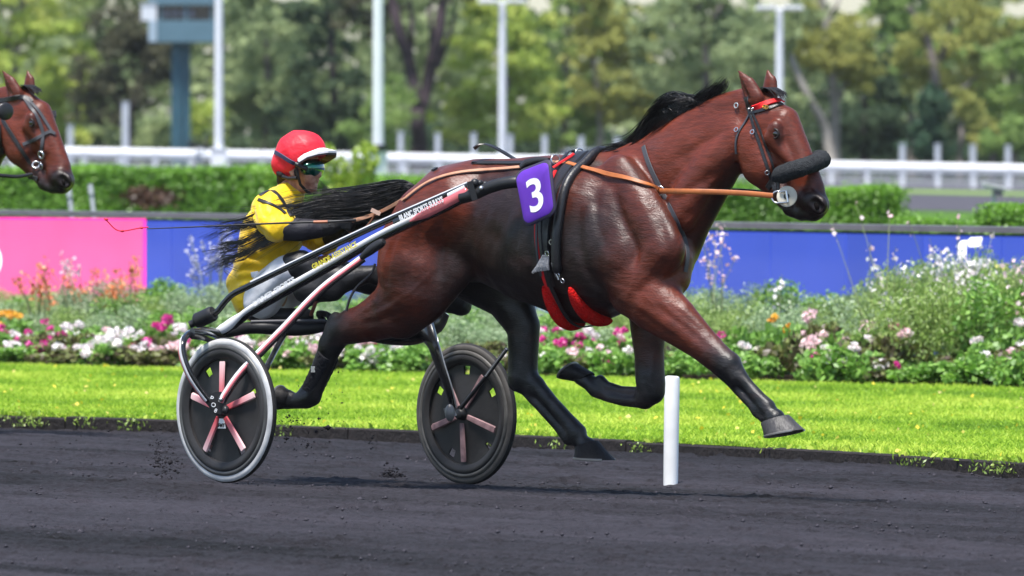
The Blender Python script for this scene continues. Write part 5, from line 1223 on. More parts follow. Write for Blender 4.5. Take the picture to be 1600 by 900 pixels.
def put_text(s, size, bold, M, m, root, name='lettering', wrap=None, ext=.0006):
    me = text_mesh(s, size, bold, ext); xs = [v.co.x for v in me.vertices]; ys = [v.co.y for v in me.vertices]; cx = (min(xs) + max(xs)) / 2; cy = (min(ys) + max(ys)) / 2
    for v in me.vertices:
        p = v.co.copy(); p.x -= cx; p.y -= cy; v.co = wrap(p) if wrap else M @ p
    o = link(name, me, root, m)
    o.matrix_parent_inverse = Matrix.LocRotScale(root.location, root.rotation_euler, root.scale).inverted(); return o
CW, CH = (cl[1] - cl[0]).length, (cl[0] - cl[3]).length
WP = mat('white_print', (.85, .85, .86), .55, .3)
put_text('3', .225, .0035, None, WP, ncl, 'numeral', lambda p: HF.world(uvw(.52 + p.x / CW * 1.08, .46 + p.y / CH) + ez * (.0085 + p.z)))
mb = MB(); q = [hw(px, py, l) for px, py, l in ((813, 262, -.36), (822, 255, -.34), (840, 251, -.33), (858, 250, -.33))]; mb.tube(q, [.012, .02, .02, .012], 8); wbuild(mb, 'cloth_fold', BLK, ncl)
# ---- bridle of the front horse
br1 = empty('bridle', hw(1180, 165, -.08)); tag(br1, 'black racing bridle with red browband and dark fleece noseband', 'bridle')
for dx, w in ((0, .017), (9, .012)):
    strap(br1, HS, 'cheek_strap', BLK, [(1173 + dx * .5, 178), (1180 + dx, 204), (1189 + dx, 230), (1198 + dx, 258), (1206 + dx * .6, 284), (1212, 300)], w, .003, 24)
strap(br1, HS, 'browband', RED, [(1178, 168), (1192, 164), (1207, 159.5), (1220, 157), (1228, 157)], .03, .004, 20, .008)
strap(br1, HS, 'browband_lining', BLK, [(1176, 176), (1192, 172), (1207, 167.5), (1222, 163)], .018, .003, 18, .005)
strap(br1, HS, 'crownpiece', BLK, [(1166, 152), (1169, 163), (1174, 178)], .03, .004, 12)
strap(br1, HS, 'throat_latch', GREY, [(1172, 178), (1164, 193), (1155, 206), (1150, 222), (1151, 240)], .012, .003, 16)
for (px, py) in ((1173, 170), (1179, 169)): p, n = HS.at(px, py, .012); wbuild(MB().ball(p, .007, 8, 6), 'stud', STEEL, br1)
for (px, py) in ((1196, 168), (1199, 169)): buckle(br1, HS, px, py, .009, BRASS, 'brass_buckle')
for (px, py) in ((1177, 207), (1199, 269), (1152, 204)): buckle(br1, HS, px, py, .010)
buckle(br1, HS, 1153, 165, .012)
# fleece noseband: a thick soft roll lying across the face
SHEEP = mat('dark_fleece', (.030, .032, .036), 1.0, .1, var=(.055, .058, .062), vscale=60, bump=1, bscale=170)
pth = [hw(1213, 276, -.10), hw(1230, 269, -.125), hw(1252, 262, -.12), hw(1272, 255, -.06), hw(1281, 251, .02), hw(1284, 249, .09), hw(1272, 248, .14)]
sp = [Vector(p) for p in spline([tuple(p) for p in pth], 26)]
mb = MB(); mb.tube(sp, [.030 if i in (0, 25) else .038 if i in (1, 24) else .043 for i in range(26)], 18)
mb.v = [tuple(Vector(v) + Vector((random.gauss(0, .0016), random.gauss(0, .0016), random.gauss(0, .0016)))) for v in mb.v]; wbuild(mb, 'fleece_noseband', SHEEP, br1)
strap(br1, HS, 'noseband_strap', BLK, [(1213, 276), (1206, 284), (1200, 294)], .03, .004, 10)
# bit: cream rubber guard, ring and its bar
CREAM = mat('cream_rubber', (.60, .56, .46), .6, .3, var=(.5, .46, .38), vscale=30)
q = hw(1230, 307, -.115); mb = MB(); ax = Vector((-.35, -1, .1)).normalized()
mb.tube([q, q + ax * .007, q + ax * .010], [.050, .050, .044], 26); wbuild(mb, 'bit_guard', CREAM, br1)
mb = MB(); mb.tube([q + ax * .008, q + ax * .0125], [.016, .014], 16); wbuild(mb, 'bit_guard_hole', BLK, br1)
qq = hw(1215, 308, -.135); wbuild(MB().ring(qq, ax, .028, .005, 24, 8), 'bit_ring', STEEL, br1)
mb = MB(); a = hw(1228, 298, -.14); b_ = hw(1231, 316, -.14); mb.tube([a, b_], .006, 8); mb.tube([hw(1218, 300, -.14), a], .005, 8); mb.tube([hw(1218, 317, -.14), b_], .005, 8); wbuild(mb, 'bit_bar', STEEL, br1)
mb = MB(); mb.tube([hw(1216, 276, -.12), hw(1216, 300, -.125)], .008, 8); wbuild(mb, 'bit_hanger', BLK, br1)
# ---- bridle of the second horse: black straps, blinkers, steel rings
br2 = empty('bridle', HF2.M + Vector((1.5, 0, 1.5))); tag(br2, 'black bridle with crossed face straps and blinkers on the rear horse', 'bridle')
def S2(name, pts, w, m=BLK): 
    try: return strap(br2, HS2, name, m, pts, w, .004, 22, .006)
    except Exception: return None
S2('browband', [(-8, 158), (10, 156), (26, 152), (40, 153), (50, 160)], .03)
S2('face_strap', [(38, 153), (50, 170), (60, 188), (68, 206), (66, 224), (66, 240)], .022, GREY)
S2('face_strap', [(42, 154), (58, 170), (70, 188), (82, 208)], .018, GREY)
S2('cheek_strap', [(4, 186), (16, 205), (28, 224), (40, 244), (48, 256)], .024)
S2('noseband', [(36, 226), (50, 220), (64, 213), (78, 206), (86, 210)], .022, GREY)
S2('chin_strap', [(0, 272), (14, 274), (30, 275), (48, 276), (60, 280)], .03)
S2('jaw_strap', [(0, 195), (1, 215), (2, 240)], .02)
for (px, py) in ((57, 259), (67, 258), (67, 241), (14, 272)):
    p, n = HS2.at(px, py, .014)
    if p: wbuild(MB().ring(p, n, .021, .006, 18, 8), 'bit_ring', STEEL, br2)
q = [W(*a) for a in ((-30, 273, 49.2), (0, 274, 49.25), (26, 276, 49.3), (50, 272, 49.35))]; wbuild(MB().tube([Vector(a) for a in spline([tuple(a) for a in q], 16)], .011, 8), 'driving_rein', BLK, br2)
p = W(8, 174, 49.35); mb = MB(); mb.ball(p, (.055, .016, .052), 16, 10, Matrix.Rotation(R(30), 3, 'Z')); wbuild(mb, 'blinker', BLK, br2)
p = W(78, 178, 49.7); mb = MB(); mb.box(p, (.075, .02, .035), Matrix.Rotation(R(-8), 3, 'Y')); mb.tube([p + Vector((.03, 0, 0)), p + Vector((.02, 0, -.06))], .01, 6); wbuild(mb, 'blinker', GREY, br2)
# ---- reins of the front horse, from the bit through the rings to the driver's glove
rn = empty('reins', hw(1035, 298, -.3)); tag(rn, 'tan leather rein from the bit along the front horse to the glove', 'rein')
pts = [hw(1208, 306, -.145), hw(1170, 302.5, -.17), hw(1120, 300, -.22), hw(1070, 299, -.27)]; pr, _ = HS.at(1034, 298, .020)
P = [Vector(q) for q in spline([tuple(q) for q in pts + [pr]], 24)]; N = [-lft] * len(P)
wbuild(ribbon(MB(), P, N, .026, .003), 'hand_rein', ORG, rn)
P, N = HS.path([(1034, 298), (1008, 290), (975, 278), (940, 270), (910, 264), (888, 258)], 26, .016); wbuild(ribbon(MB(), P, N, .022, .003), 'hand_rein', ORG, rn)
P, N = HS.path([(886, 257), (868, 255), (845, 258), (812, 263), (775, 266), (735, 269), (700, 275), (672, 285), (650, 299), (634, 312)], 40, .010)
tail_end = [Vector(q) for q in spline([tuple(P[-1]), tuple(W(612, 322, 41.95)), tuple(W(590, 333, 42.1)), tuple(W(566, 341, 42.15)), tuple(W(550, 345, 42.15))], 12)][1:]
P2 = P + tail_end; N2 = N + [-lft] * len(tail_end); wbuild(ribbon(MB(), P2, N2, .019, .003), 'driving_rein', TANL, rn)
sp = [Vector(q) for q in spline([tuple(W(588, 330, 42.08)), tuple(W(578, 348, 42.1)), tuple(W(560, 366, 42.12)), tuple(W(545, 378, 42.15))], 12)]
wbuild(MB().tube(sp, .006, 6), 'rein_end', mat('brown_leather', (.16, .06, .03), .5), rn)
q = W(587, 331, 42.05); mb = MB(); mb.box(q, (.05, .016, .02), Matrix.Rotation(R(25), 3, 'Y')); wbuild(mb, 'rein_stop', mat('worn_leather', (.55, .38, .30), .5), rn)
# inner rein seen under the neck
pp = [hw(1206, 302, .1), hw(1170, 298, .12), hw(1130, 296, .15)]; wbuild(ribbon(MB(), [Vector(q) for q in spline([tuple(q) for q in pp], 8)], [-lft] * 8, .016, .003), 'off_rein', BLK, rn)
# leg bandage on the pushing hind leg
bnd = empty('leg_bandage', hw(492, 600, -.15)); tag(bnd, 'black bandage with a pale clip on the trailing hind leg', 'bandage')
P = [hw(513, 556, -.155), hw(505, 574, -.15), hw(495, 594, -.15), hw(487, 611, -.15)]; mb = MB(); sp = [Vector(q) for q in spline([tuple(q) for q in P], 14)]; mb.tube(sp, [.054 + .002 * (i % 2) for i in range(14)], 16, True, .8, up=(1, 0, 0)); wbuild(mb, 'wrap', mat('bandage_cloth', (.014, .014, .017), .9, .2, bump=.6, bscale=70), bnd)
mb = MB(); mb.box(hw(489, 577, -.2), (.02, .012, .03)); wbuild(mb, 'clip', STEEL, bnd)
# ================================================================== SULKY
SF = Frame(-.82, 42.33, 45)
CARB = mat('black_carbon', (.010, .010, .012), .22, .5, coat=.5)
MATT = mat('black_satin', (.013, .013, .015), .45, .4)
RUB = mat('tyre_rubber', (.016, .015, .016), .75, .3, bump=.2, bscale=120)
SILV = mat('white_silver_paint', (.62, .62, .64), .28, .5, coat=.5)
ALU = mat('rim_alloy', (.42, .42, .43), .35, .5, metal=.5, var=(.3, .3, .31), vscale=40)
REDP = mat('red_pink_paint', (.62, .17, .19), .35, .5, coat=.5, var=(.5, .09, .1), vscale=9)
YELP = mat('yellow_print', (.75, .65, .06), .5)
sk = empty('sulky', SF.M); sk.rotation_euler = (0, 0, -SF.t); tag(sk, 'black racing sulky with five spoke disc wheels behind the front horse', 'sulky')
def WS(*a): return [W(*q) for q in a]
def sp_(pts, n=24): return [Vector(q) for q in spline([tuple(p) for p in pts], n)]
# wheels (built round the origin, axle along y, outer face towards -y)
def spokemat():
    m = bpy.data.materials.new('spoke_paint'); m.use_nodes = True; t = m.node_tree; p = t.nodes['Principled BSDF']; p.inputs['Roughness'].default_value = .4
    tc = t.nodes.new('ShaderNodeTexCoord'); sx = t.nodes.new('ShaderNodeSeparateXYZ'); t.links.new(tc.outputs['Object'], sx.inputs[0])
    rp = t.nodes.new('ShaderNodeValToRGB'); e = rp.color_ramp.elements; e[0].position = .04; e[0].color = (.55, .03, .05, 1); e[1].position = .24; e[1].color = (.82, .56, .57, 1); k = e.new(.13); k.color = (.66, .20, .23, 1)
    t.links.new(sx.outputs['X'], rp.inputs[0]); t.links.new(rp.outputs[0], p.inputs['Base Color']); return m
SPK = spokemat(); DISC = mat('wheel_disc_black', (.030, .028, .029), .55, .4, var=(.013, .012, .013), vscale=5, bump=.1, bscale=30)
def wheel(cw, yaw, rot, out, label, lip, slots, spoke_m, side, wall):
    loc = Matrix.Translation(cw) @ Matrix.Rotation(-R(yaw), 4, 'Z')
    SM = Matrix.LocRotScale(sk.location, sk.rotation_euler, sk.scale).inverted()
    def add(mb, name, m, par, smooth=True):
        o = mb.build(name, m, par, smooth); return o
    R0 = .357; n = 72
    mb = MB(); prof = [(.322, -.016), (.334, -.021), (.346, -.0175), (.354, -.010), (.357, 0), (.354, .010), (.346, .0175), (.334, .021), (.322, .016)]
    def lathe(mb, prof, n=72, closed=False):
        b = len(mb.v); k = len(prof)
        for i in range(n):
            a = 2 * math.pi * i / n
            for r, y in prof: mb.v.append((r * math.cos(a), y, r * math.sin(a)))
        for i in range(n):
            for j in range(k - 1 if not closed else k):
                mb.f.append((b + i * k + j, b + i * k + (j + 1) % k, b + ((i + 1) % n) * k + (j + 1) % k, b + ((i + 1) % n) * k + j))
        return mb
    tyre = lathe(mb, prof, closed=True); w = add(tyre, 'wheel', RUB, sk); w.matrix_local = SM @ loc; w['label'] = label
    add(lathe(MB(), [(.300, -.026), (.305, -.030), (.317, -.028), (.323, -.021), (.323, .021), (.317, .028), (.305, .030), (.300, .026)], closed=True), 'rim', lip, w)
    add(lathe(MB(), [(.3165, -.0185), (.326, -.0235), (.338, -.0225), (.348, -.0185), (.3505, -.0145), (.345, -.013), (.330, -.014)], closed=True), 'sidewall', wall, w)
    add(lathe(MB(), [(.255, -.020), (.275, -.030), (.292, -.032), (.3005, -.026), (.3005, .026), (.292, .032), (.275, .030), (.255, .020)], closed=True), 'rim_well', DISC, w)
    mb = MB(); nr = [.03, .09, .15, .20, .225, .243, .258]; na = 100
    for y, fl in ((-1, False), (1, True)):
        b = len(mb.v)
        for r in nr:
            for i in range(na): a = 2 * math.pi * i / na; mb.v.append((r * math.cos(a), y * max(.005, .034 - .16 * r), r * math.sin(a)))
        for j in range(len(nr) - 1):
            for i in range(na):
                if j == 4 or j == 3:
                    if any(abs(((i / na * 360 - s_ + 180) % 360) - 180) < 5.2 for s_ in slots): continue
                q = (b + j * na + i, b + j * na + (i + 1) % na, b + (j + 1) * na + (i + 1) % na, b + (j + 1) * na + i); mb.f.append(q if fl else q[::-1])
    add(mb, 'disc', DISC, w)
    for k in range(5):
        a = R(rot + 72 * k); mb = MB(); M = Matrix.Rotation(-a, 3, 'Y')
        for sd in (-1, 1):
            sec = []; 
            for x, hw_ in ((.045, .014), (.10, .016), (.18, .0175), (.232, .0185), (.240, .016)):
                y = sd * (.037 - .06 * x)
                sec.append([Vector((x, y - sd * .004, -hw_)), Vector((x, y + sd * .004, -hw_ * .75)), Vector((x, y + sd * .005, 0)), Vector((x, y + sd * .004, hw_ * .75)), Vector((x, y - sd * .004, hw_))])
            b = len(mb.v); mb.v += [tuple(p) for q in sec for p in q]
            for i in range(4):
                for j in range(4): mb.f.append((b + i * 5 + j, b + i * 5 + j + 1, b + i * 5 + 6 + j, b + i * 5 + 5 + j))
            mb.f.append(tuple(b + j for j in range(5))); mb.f.append(tuple(b + 20 + j for j in range(5)))
        o = add(mb, 'spoke', spoke_m, w); o.rotation_euler = (0, -a, 0)
    mb = MB(); mb.tube([(0, -.062, 0), (0, -.058, 0), (0, -.03, 0), (0, .03, 0), (0, .058, 0), (0, .062, 0)], [.020, .026, .030, .030, .026, .020], 18); add(mb, 'hub', MATT, w)
    return w
NEARW, FARW = W(354, 641, 41.78), W(729, 647, 42.93)
SPK2 = mat('dusty_spoke_paint', (.36, .22, .23), .6, .3, var=(.2, .12, .13), vscale=22)
w1 = wheel(NEARW, 46, 92, -1, 'near wheel with a bright whitewalled rim', mat('near_rim', (.045, .044, .045), .4, .5, var=(.08, .08, .08), vscale=11), (122, 20, 236, 300), SPK, -1, mat('whitewall', (.60, .60, .60), .5, .4, var=(.34, .34, .35), vscale=11))
w2 = wheel(FARW, 46, 198, -1, 'far wheel with a dark muddy rim', mat('dark_rim', (.05, .048, .046), .5, .4, var=(.10, .095, .09), vscale=16), (88, 148, 30, 240, 315), SPK2, 1, mat('muddy_sidewall', (.05, .047, .045), .7, .3, var=(.10, .093, .088), vscale=9))
# FMT sticker on the near disc
def on_wheel(w, x, z, y): return (w.matrix_local @ Vector((x, y, z)))
mb = MB(); V = [(-.012, -.034, -.040), (.020, -.034, -.040), (.032, -.033, -.088), (-.024, -.033, -.088)]; V += [(a, b - .003, c) for a, b, c in V]; mb.add(V, [(4, 5, 6, 7), (0, 1, 5, 4), (1, 2, 6, 5), (2, 3, 7, 6), (3, 0, 4, 7)]); st = mb.build('sticker', WP, w1, False)
me = text_mesh('FMT', .026, .001); o = link('lettering', me, w1, mat('black_print', (.01, .01, .01), .5)); o.matrix_local = basis(None, (1, 0, 0), (0, 0, 1), Vector((-.020, -.038, -.074)))
# shafts: (px, py, depth)
NR = lambda px: np.interp(px, [300, 440, 600, 735, 805], [42.25, 42.0, 41.65, 41.3, 41.2])
def path(pts, n=30, off=0): return [W(p[0], p[1], float(NR(p[0])) + off) for p in spline(pts, n)]
def add(mb, name, m, par=sk, label=None, smooth=True):
    root = par
    o = mb.build(name, m, par, smooth)
    if par is sk: o.matrix_parent_inverse = Matrix.LocRotScale(sk.location, sk.rotation_euler, sk.scale).inverted()
    if label: o['label'] = label
    return o
pxm = lambda r: r * 41.8 / FPX
up_ = path([(304, 503), (322, 496), (338, 488), (352, 471), (365, 459), (385, 449), (440, 422), (520, 384), (600, 347), (680, 312), (736, 288)], 40)
sh1 = add(MB().tube(up_, pxm(5.0), 12), 'shaft', CARB, label='upper black tube of the near shaft')
mb = MB(); mb.tube([p + Vector((0, -.006, pxm(3.8))) for p in path([(392, 444.5), (440, 421.5), (520, 383.5), (600, 346.5), (680, 311.5), (730, 289.5)], 24)], pxm(2.0), 8); add(mb, 'shaft_highlight', SILV)  # silver line modelled as the gloss highlight along the upper tube
hd = path([(306, 502), (312, 499.5), (326, 493), (334, 489)], 8); mb = MB(); mb.tube(hd, [pxm(10), pxm(12.5)] + [pxm(12.5)] * 5 + [pxm(11)], 18); mb.tube(path([(296, 508), (308, 502)], 4), pxm(6), 12); add(mb, 'handle', MATT)
lo = path([(334, 521), (352, 513), (372, 497), (392, 482), (440, 454), (520, 409), (580, 374), (630, 349), (690, 322), (731, 301)], 40)
sh2 = add(MB().tube([p + Vector((0, .01, -pxm(5))) for p in lo], [pxm(7 if i > 6 else 5) for i in range(40)], 12), 'shaft', CARB, label='lower black bar of the near shaft')
mb = MB(); k = 40; r = [pxm(np.interp(i / 39, [0, .08, .16, .25, 1], [3, 8, 8, 4.2, 4.2])) for i in range(k)]; mb.tube([p + Vector((0, -.016, pxm(1.5))) for p in lo], r, 10, True, .6); add(mb, 'shaft_trim', SILV)
mb = MB(); q = path([(640, 346), (665, 333), (695, 318), (725, 302), (731, 300)], 12, -.03); mb.tube(q, [pxm(1), pxm(4), pxm(6.5), pxm(8)] + [pxm(8)] * 6 + [pxm(6), pxm(2)], 10, True, .5); add(mb, 'shaft_flash', REDP)
# clamp and the curved black point of the shaft that runs to the saddle
mb = MB(); c1 = W(744, 288, 41.27)
for dx, dy, r in ((-8, 4, 6), (-2, -2, 7), (6, -2, 5), (14, 0, 5)): mb.ball(W(744 + dx, 288 + dy, 41.26), pxm(r), 10, 8)
mb.box(W(738, 298, 41.26), (pxm(9), .05, pxm(30)), Matrix.Rotation(R(-15), 3, 'Y')); add(mb, 'clamp', MATT)
mb = MB(); mb.ball(W(752, 294, 41.22), pxm(4), 10, 8); add(mb, 'clamp_bolt', STEEL)
add(MB().tube(path([(722, 309), (740, 304), (762, 294), (785, 287), (808, 284), (826, 284)], 22, -.015), [pxm(9.5)] * 22, 14), 'shaft_point', MATT)
# the far shaft, hidden behind the horse for most of its length
FRS = lambda px: 42.9 - (px - 560) * .0026
fl = [W(px, py, float(FRS(px))) for px, py in spline([(470, 478), (560, 440), (640, 405), (760, 340), (880, 290), (900, 286)], 22)]
add(MB().tube(fl, pxm(7), 10), 'shaft', CARB, label='far shaft behind the horse')
# lettering along the shafts
def shaft_text(s, a, b, size, m, D_off=-.03, bold=.0006, up=(0, 0, 1)):
    A, B = W(*a, float(NR(a[0])) + D_off), W(*b, float(NR(b[0])) + D_off); x = (B - A); Lw = x.length; x.normalize()
    me = text_mesh(s, size, bold); wd_ = max(v.co.x for v in me.vertices) - min(v.co.x for v in me.vertices); f = Lw / wd_
    for v in me.vertices: v.co.x *= f
    z = Vector((0, -1, .12)); y = z.cross(x).normalized(); M = basis(None, x, y, A)
    o = link('lettering', me, sk, m); o.matrix_parent_inverse = Matrix.LocRotScale(sk.location, sk.rotation_euler, sk.scale).inverted(); 
    for v in me.vertices: v.co = M @ v.co
    return o
mb = MB(); mb.tube([W(p[0], p[1], float(NR(p[0])) - .012) for p in spline([(616, 349), (650, 333), (692, 315)], 8)], pxm(7.2), 8, True, .4); add(mb, 'decal_band', CARB)
shaft_text('BLANC SPORTS SULKYS', (624, 342), (692, 311.5), .040, WP, -.055, .0012)
mb = MB(); q0 = [W(p[0], p[1], float(NR(p[0])) - .03) for p in spline([(700, 306), (726, 293)], 4)]; mb.tube(q0, pxm(4.2), 6, True, .4); add(mb, 'decal_plate', SILV)
shaft_text('GRANDE ASSISTANCE', (488, 418), (557, 381), .036, YELP, -.05, .001)
shaft_text('DRIVER SPORTS', (396, 476), (460, 436), .034, WP, -.05, .0012)
# strut from the shaft to the near hub, painted white, red and black
st_ = lambda pts, n, D0, D1: [W(p[0], p[1], D0 + (D1 - D0) * i / (n - 1)) for i, p in enumerate(spline(pts, n))]
P = st_([(345, 628), (352, 614), (378, 578), (440, 514), (500, 452), (566, 402)], 26, 41.66, 41.62)
add(MB().tube(P, pxm(4.6), 12), 'strut', SILV); add(MB().tube([p + Vector((.004, -.010, -.003)) for p in P], pxm(2.6), 8), 'strut_stripe', REDP); add(MB().tube([p + Vector((.012, .012, -.012)) for p in P], pxm(3.4), 8), 'strut_back', CARB)
mb = MB(); mb.tube(st_([(564, 403), (580, 390), (594, 381), (600, 377)], 8, 41.6, 41.55), [pxm(4.5), pxm(6), pxm(7.5), pxm(7.5), pxm(7.5), pxm(7), pxm(6), pxm(4)], 12); add(mb, 'strut_end', MATT)
# bracket over the near wheel to the hub plate
P = [W(*q) for q in spline([(345, 524, 42.2), (318, 517, 42.0), (296, 521, 41.75), (286, 535, 41.62), (287, 556, 41.6), (297, 584, 41.6), (312, 608, 41.62), (326, 626, 41.64)], 30)]
add(MB().tube(P, [pxm(np.interp(i, [0, 6, 29], [9, 5.5, 4.5])) for i in range(30)], 10), 'wheel_bracket', CARB); add(MB().tube([p + Vector((-.012, -.010, 0)) for p in P[4:]], pxm(2.4), 8), 'bracket_trim', SILV)
add(MB().tube([p + Vector((-.018, -.004, -.004)) for p in P[6:]], pxm(1.6), 8), 'bracket_stripe', REDP)
P = [W(*q) for q in spline([(300, 521, 41.72), (320, 524, 41.85), (338, 533, 42.1), (352, 545, 42.2)], 12)]; add(MB().tube(P, [pxm(9)] * 12, 10, True, .6), 'bracket_arm', CARB)
mb = MB(); V = []; pl = [(320, 628), (326, 618), (336, 612.5), (346, 612), (351, 619), (353, 632), (351, 643), (344, 648), (337, 645), (330, 640)]
for d in (41.655, 41.685): V += [W(a, b, d) for a, b in pl]
n = len(pl); mb.add(V, [tuple(range(n))] + [(i, (i + 1) % n, n + (i + 1) % n, n + i) for i in range(n)]); add(mb, 'hub_plate', MATT, smooth=False)
for ch, (px, py), sz in (('P', (331, 622.5), .034), ('O', (333.5, 632.5), .030), ('8', (337, 641.5), .028)):
    M = basis(None, (.93, .05, -.36), (.30, .0, .95), W(px, py, 41.645)); put_text(ch, sz, .0002, M, WP, sk)
mb = MB(); mb.ball(W(352.5, 641, 41.64), (pxm(6), .03, pxm(8)), 14, 10); add(mb, 'axle_nut', MATT)
mb = MB(); mb.ball(W(345, 624, 41.64), (pxm(4), .02, pxm(4)), 12, 8); add(mb, 'plate_bolt', STEEL)
# cross member, seat bar and seat
P = [W(*q) for q in spline([(336, 522, 42.25), (352, 520, 42.3), (392, 512, 42.4), (440, 513, 42.4), (480, 513, 42.4), (514, 509, 42.4)], 24)]
add(MB().tube(P, [pxm(np.interp(i, [0, 6, 10, 16, 20, 23], [5, 9, 10, 12, 10, 7])) for i in range(24)], 14), 'seat_bar', MATT)
mb = MB(); mb.tube([W(392, 503, 42.3), W(440, 502, 42.3), W(508, 501, 42.3)], pxm(3), 10); add(mb, 'seat_edge', GREY)
P = [W(*q) for q in spline([(388, 490, 42.5), (410, 492, 42.5), (440, 494, 42.5), (470, 494, 42.5), (490, 493, 42.5)], 12)]; add(MB().tube(P, [pxm(8), pxm(12)] + [pxm(13)] * 8 + [pxm(11), pxm(7)], 14), 'seat', mat('seat_vinyl', (.02, .02, .022), .5, .4))
P = [W(*q) for q in spline([(505, 500, 42.45), (498, 490, 42.5), (512, 492, 42.4), (520, 503, 42.4), (540, 508, 42.5)], 16)]; add(MB().tube(P, pxm(5), 10), 'seat_hoop', MATT)
P = [W(*q) for q in spline([(446, 520, 42.4), (432, 545, 42.2), (420, 568, 42.0), (412, 584, 41.92)], 10)]; add(MB().tube(P, pxm(5), 10), 'inner_stay', CARB)
# axle bar to the far side with its bright edge, and the far fork
P = [W(*q) for q in spline([(508, 508, 42.45), (560, 519, 42.6), (610, 527, 42.75), (650, 524, 42.85), (680, 505, 42.9), (696, 488, 42.9)], 26)]
add(MB().tube(P, [pxm(np.interp(i, [0, 12, 20, 25], [9, 13, 18, 9])) for i in range(26)], 12, True, .6), 'axle_bar', CARB)
P = [W(*q) for q in spline([(626, 506, 42.8), (652, 505, 42.82), (672, 498, 42.85), (691, 487, 42.85)], 14)]; add(MB().tube([p + Vector((0, -.03, 0)) for p in P], [pxm(np.interp(i, [0, 7, 13], [1, 3.2, 2])) for i in range(14)], 8), 'axle_trim', SILV)
P = [W(*q) for q in spline([(664, 508, 42.82), (676, 536, 42.72), (688, 572, 42.7), (700, 606, 42.7), (708, 636, 42.72)], 24)]
add(MB().tube(P, [pxm(np.interp(i, [0, 6, 23], [24, 14, 8])) for i in range(24)], 12, True, .55), 'fork', CARB)
add(MB().tube([p + Vector((pxm(np.interp(i, [0, 6, 23], [16, 9, 5])), -.025, 0)) for i, p in enumerate(P)][4:], pxm(1.4), 8), 'fork_trim', ALU)
mb = MB(); mb.tube([W(700, 636, 42.68), W(706, 652, 42.68)], [pxm(8), pxm(9)], 12, True, .5); mb.ball(W(703, 645, 42.66), (pxm(8), .02, pxm(14)), 14, 10); add(mb, 'hub_plate', mat('dull_alloy', (.2, .2, .205), .45, .5, metal=.5))
add(MB().tube([W(792, 545, 42.5), W(760, 588, 42.6), W(720, 638, 42.7)], pxm(3.4), 10), 'strut', MATT); add(MB().tube([W(791, 545, 42.47), W(759, 588, 42.57)], pxm(1.3), 8), 'strut_trim', ALU)
# ================================================================== DRIVER
DF_ = Frame(-1.18, 42.55, 28)
db = Body(DF_); P = db.px
SK = dict(k=.012)
# head and face
P([(468, 250, 0, 31)], w=.80, k=.02); P([(470, 262, 0, 27), (476, 280, 0, 19)], w=.78, k=.02); P([(480, 292, 0, 11), (487, 293, 0, 8)], w=1.0, k=.018)
P([(488, 263, 0, 11), (486, 280, 0, 12)], w=1.35, k=.018)
P([(494, 262, 0, 4), (498, 270, 0, 4.6), (498.5, 274, 0, 4.4)], w=1.0, k=.008); P([(494, 275, 0, 4)], w=1.9, k=.006)
P([(491, 284, 0, 4), ], w=1.8, k=.006); P([(490.5, 288.5, 0, 3.6)], w=1.7, k=.006)
P([(494.5, 286.2, 0, 1.6)], w=3.2, k=.004, sub=True)
P([(489.5, 295, 0, 6)], w=1.2, k=.01)
for sd in (-1, 1):
    P([(481, 272, sd * .042, 9)], w=.8, k=.014); P([(490, 262, sd * .03, 6)], w=1, k=.006, sub=True); P([(489, 262.5, sd * .03, 4.6)], w=1, k=.004)
    P([(455.5, 264, sd * .079, 7.5), (457, 272, sd * .077, 5)], w=.38, k=.006); P([(456.5, 267, sd * .093, 3.4)], w=.6, k=.004, sub=True)
P([(458, 282, 0, 19), (450, 305, 0, 20)], w=.9, k=.02)
# trunk
P([(448, 312, 0, 24), (436, 330, 0, 36), (426, 360, 0, 42), (418, 400, 0, 41), (414, 440, 0, 36), (418, 462, 0, 30)], w=1.15, k=.03)
for sd in (-1, 1): P([(436, 316, sd * .08, 18), (424, 326, sd * .17, 22)], k=.025)
# arms
P([(420, 328, -.19, 22), (428, 346, -.22, 20), (440, 357, -.235, 18)], k=.02, arm=1); P([(440, 357, -.235, 17), (470, 359, -.19, 15.5), (505, 357, -.13, 11), (516, 355, -.11, 10)], k=.015)
P([(428, 328, .19, 22), (470, 356, .22, 19), (512, 377, .2, 17)], k=.02); P([(512, 377, .2, 15), (535, 366, .1, 12), (548, 356, .02, 10)], k=.015)
# hands: palm, four curled fingers and a thumb each
def fist(px, py, l, sl):
    P([(px - 12, py + 2, l, 8.5), (px, py, l - .01 * sl, 9)], w=.75, k=.008)
    for i, (dx, dy, r) in enumerate(((4, -8, 3.5), (7, -3.5, 3.7), (7.5, 1.5, 3.6), (6, 6.2, 3.1))):
        P([(px + dx - 3, py + dy, l - .018, r), (px + dx + 7, py + dy + 1, l - .026, r), (px + dx + 10, py + dy + 3, l - .008, r * .95), (px + dx + 5, py + dy + 4, l + .012, r * .88)], k=.0035)
    P([(px - 10, py - 5, l - .006, 4.4), (px - 1, py - 11, l - .004, 4.0), (px + 9, py - 11, l - .01, 3.4)], k=.005)
fist(534, 349, -.085, 1); fist(556, 352, .015, 1)
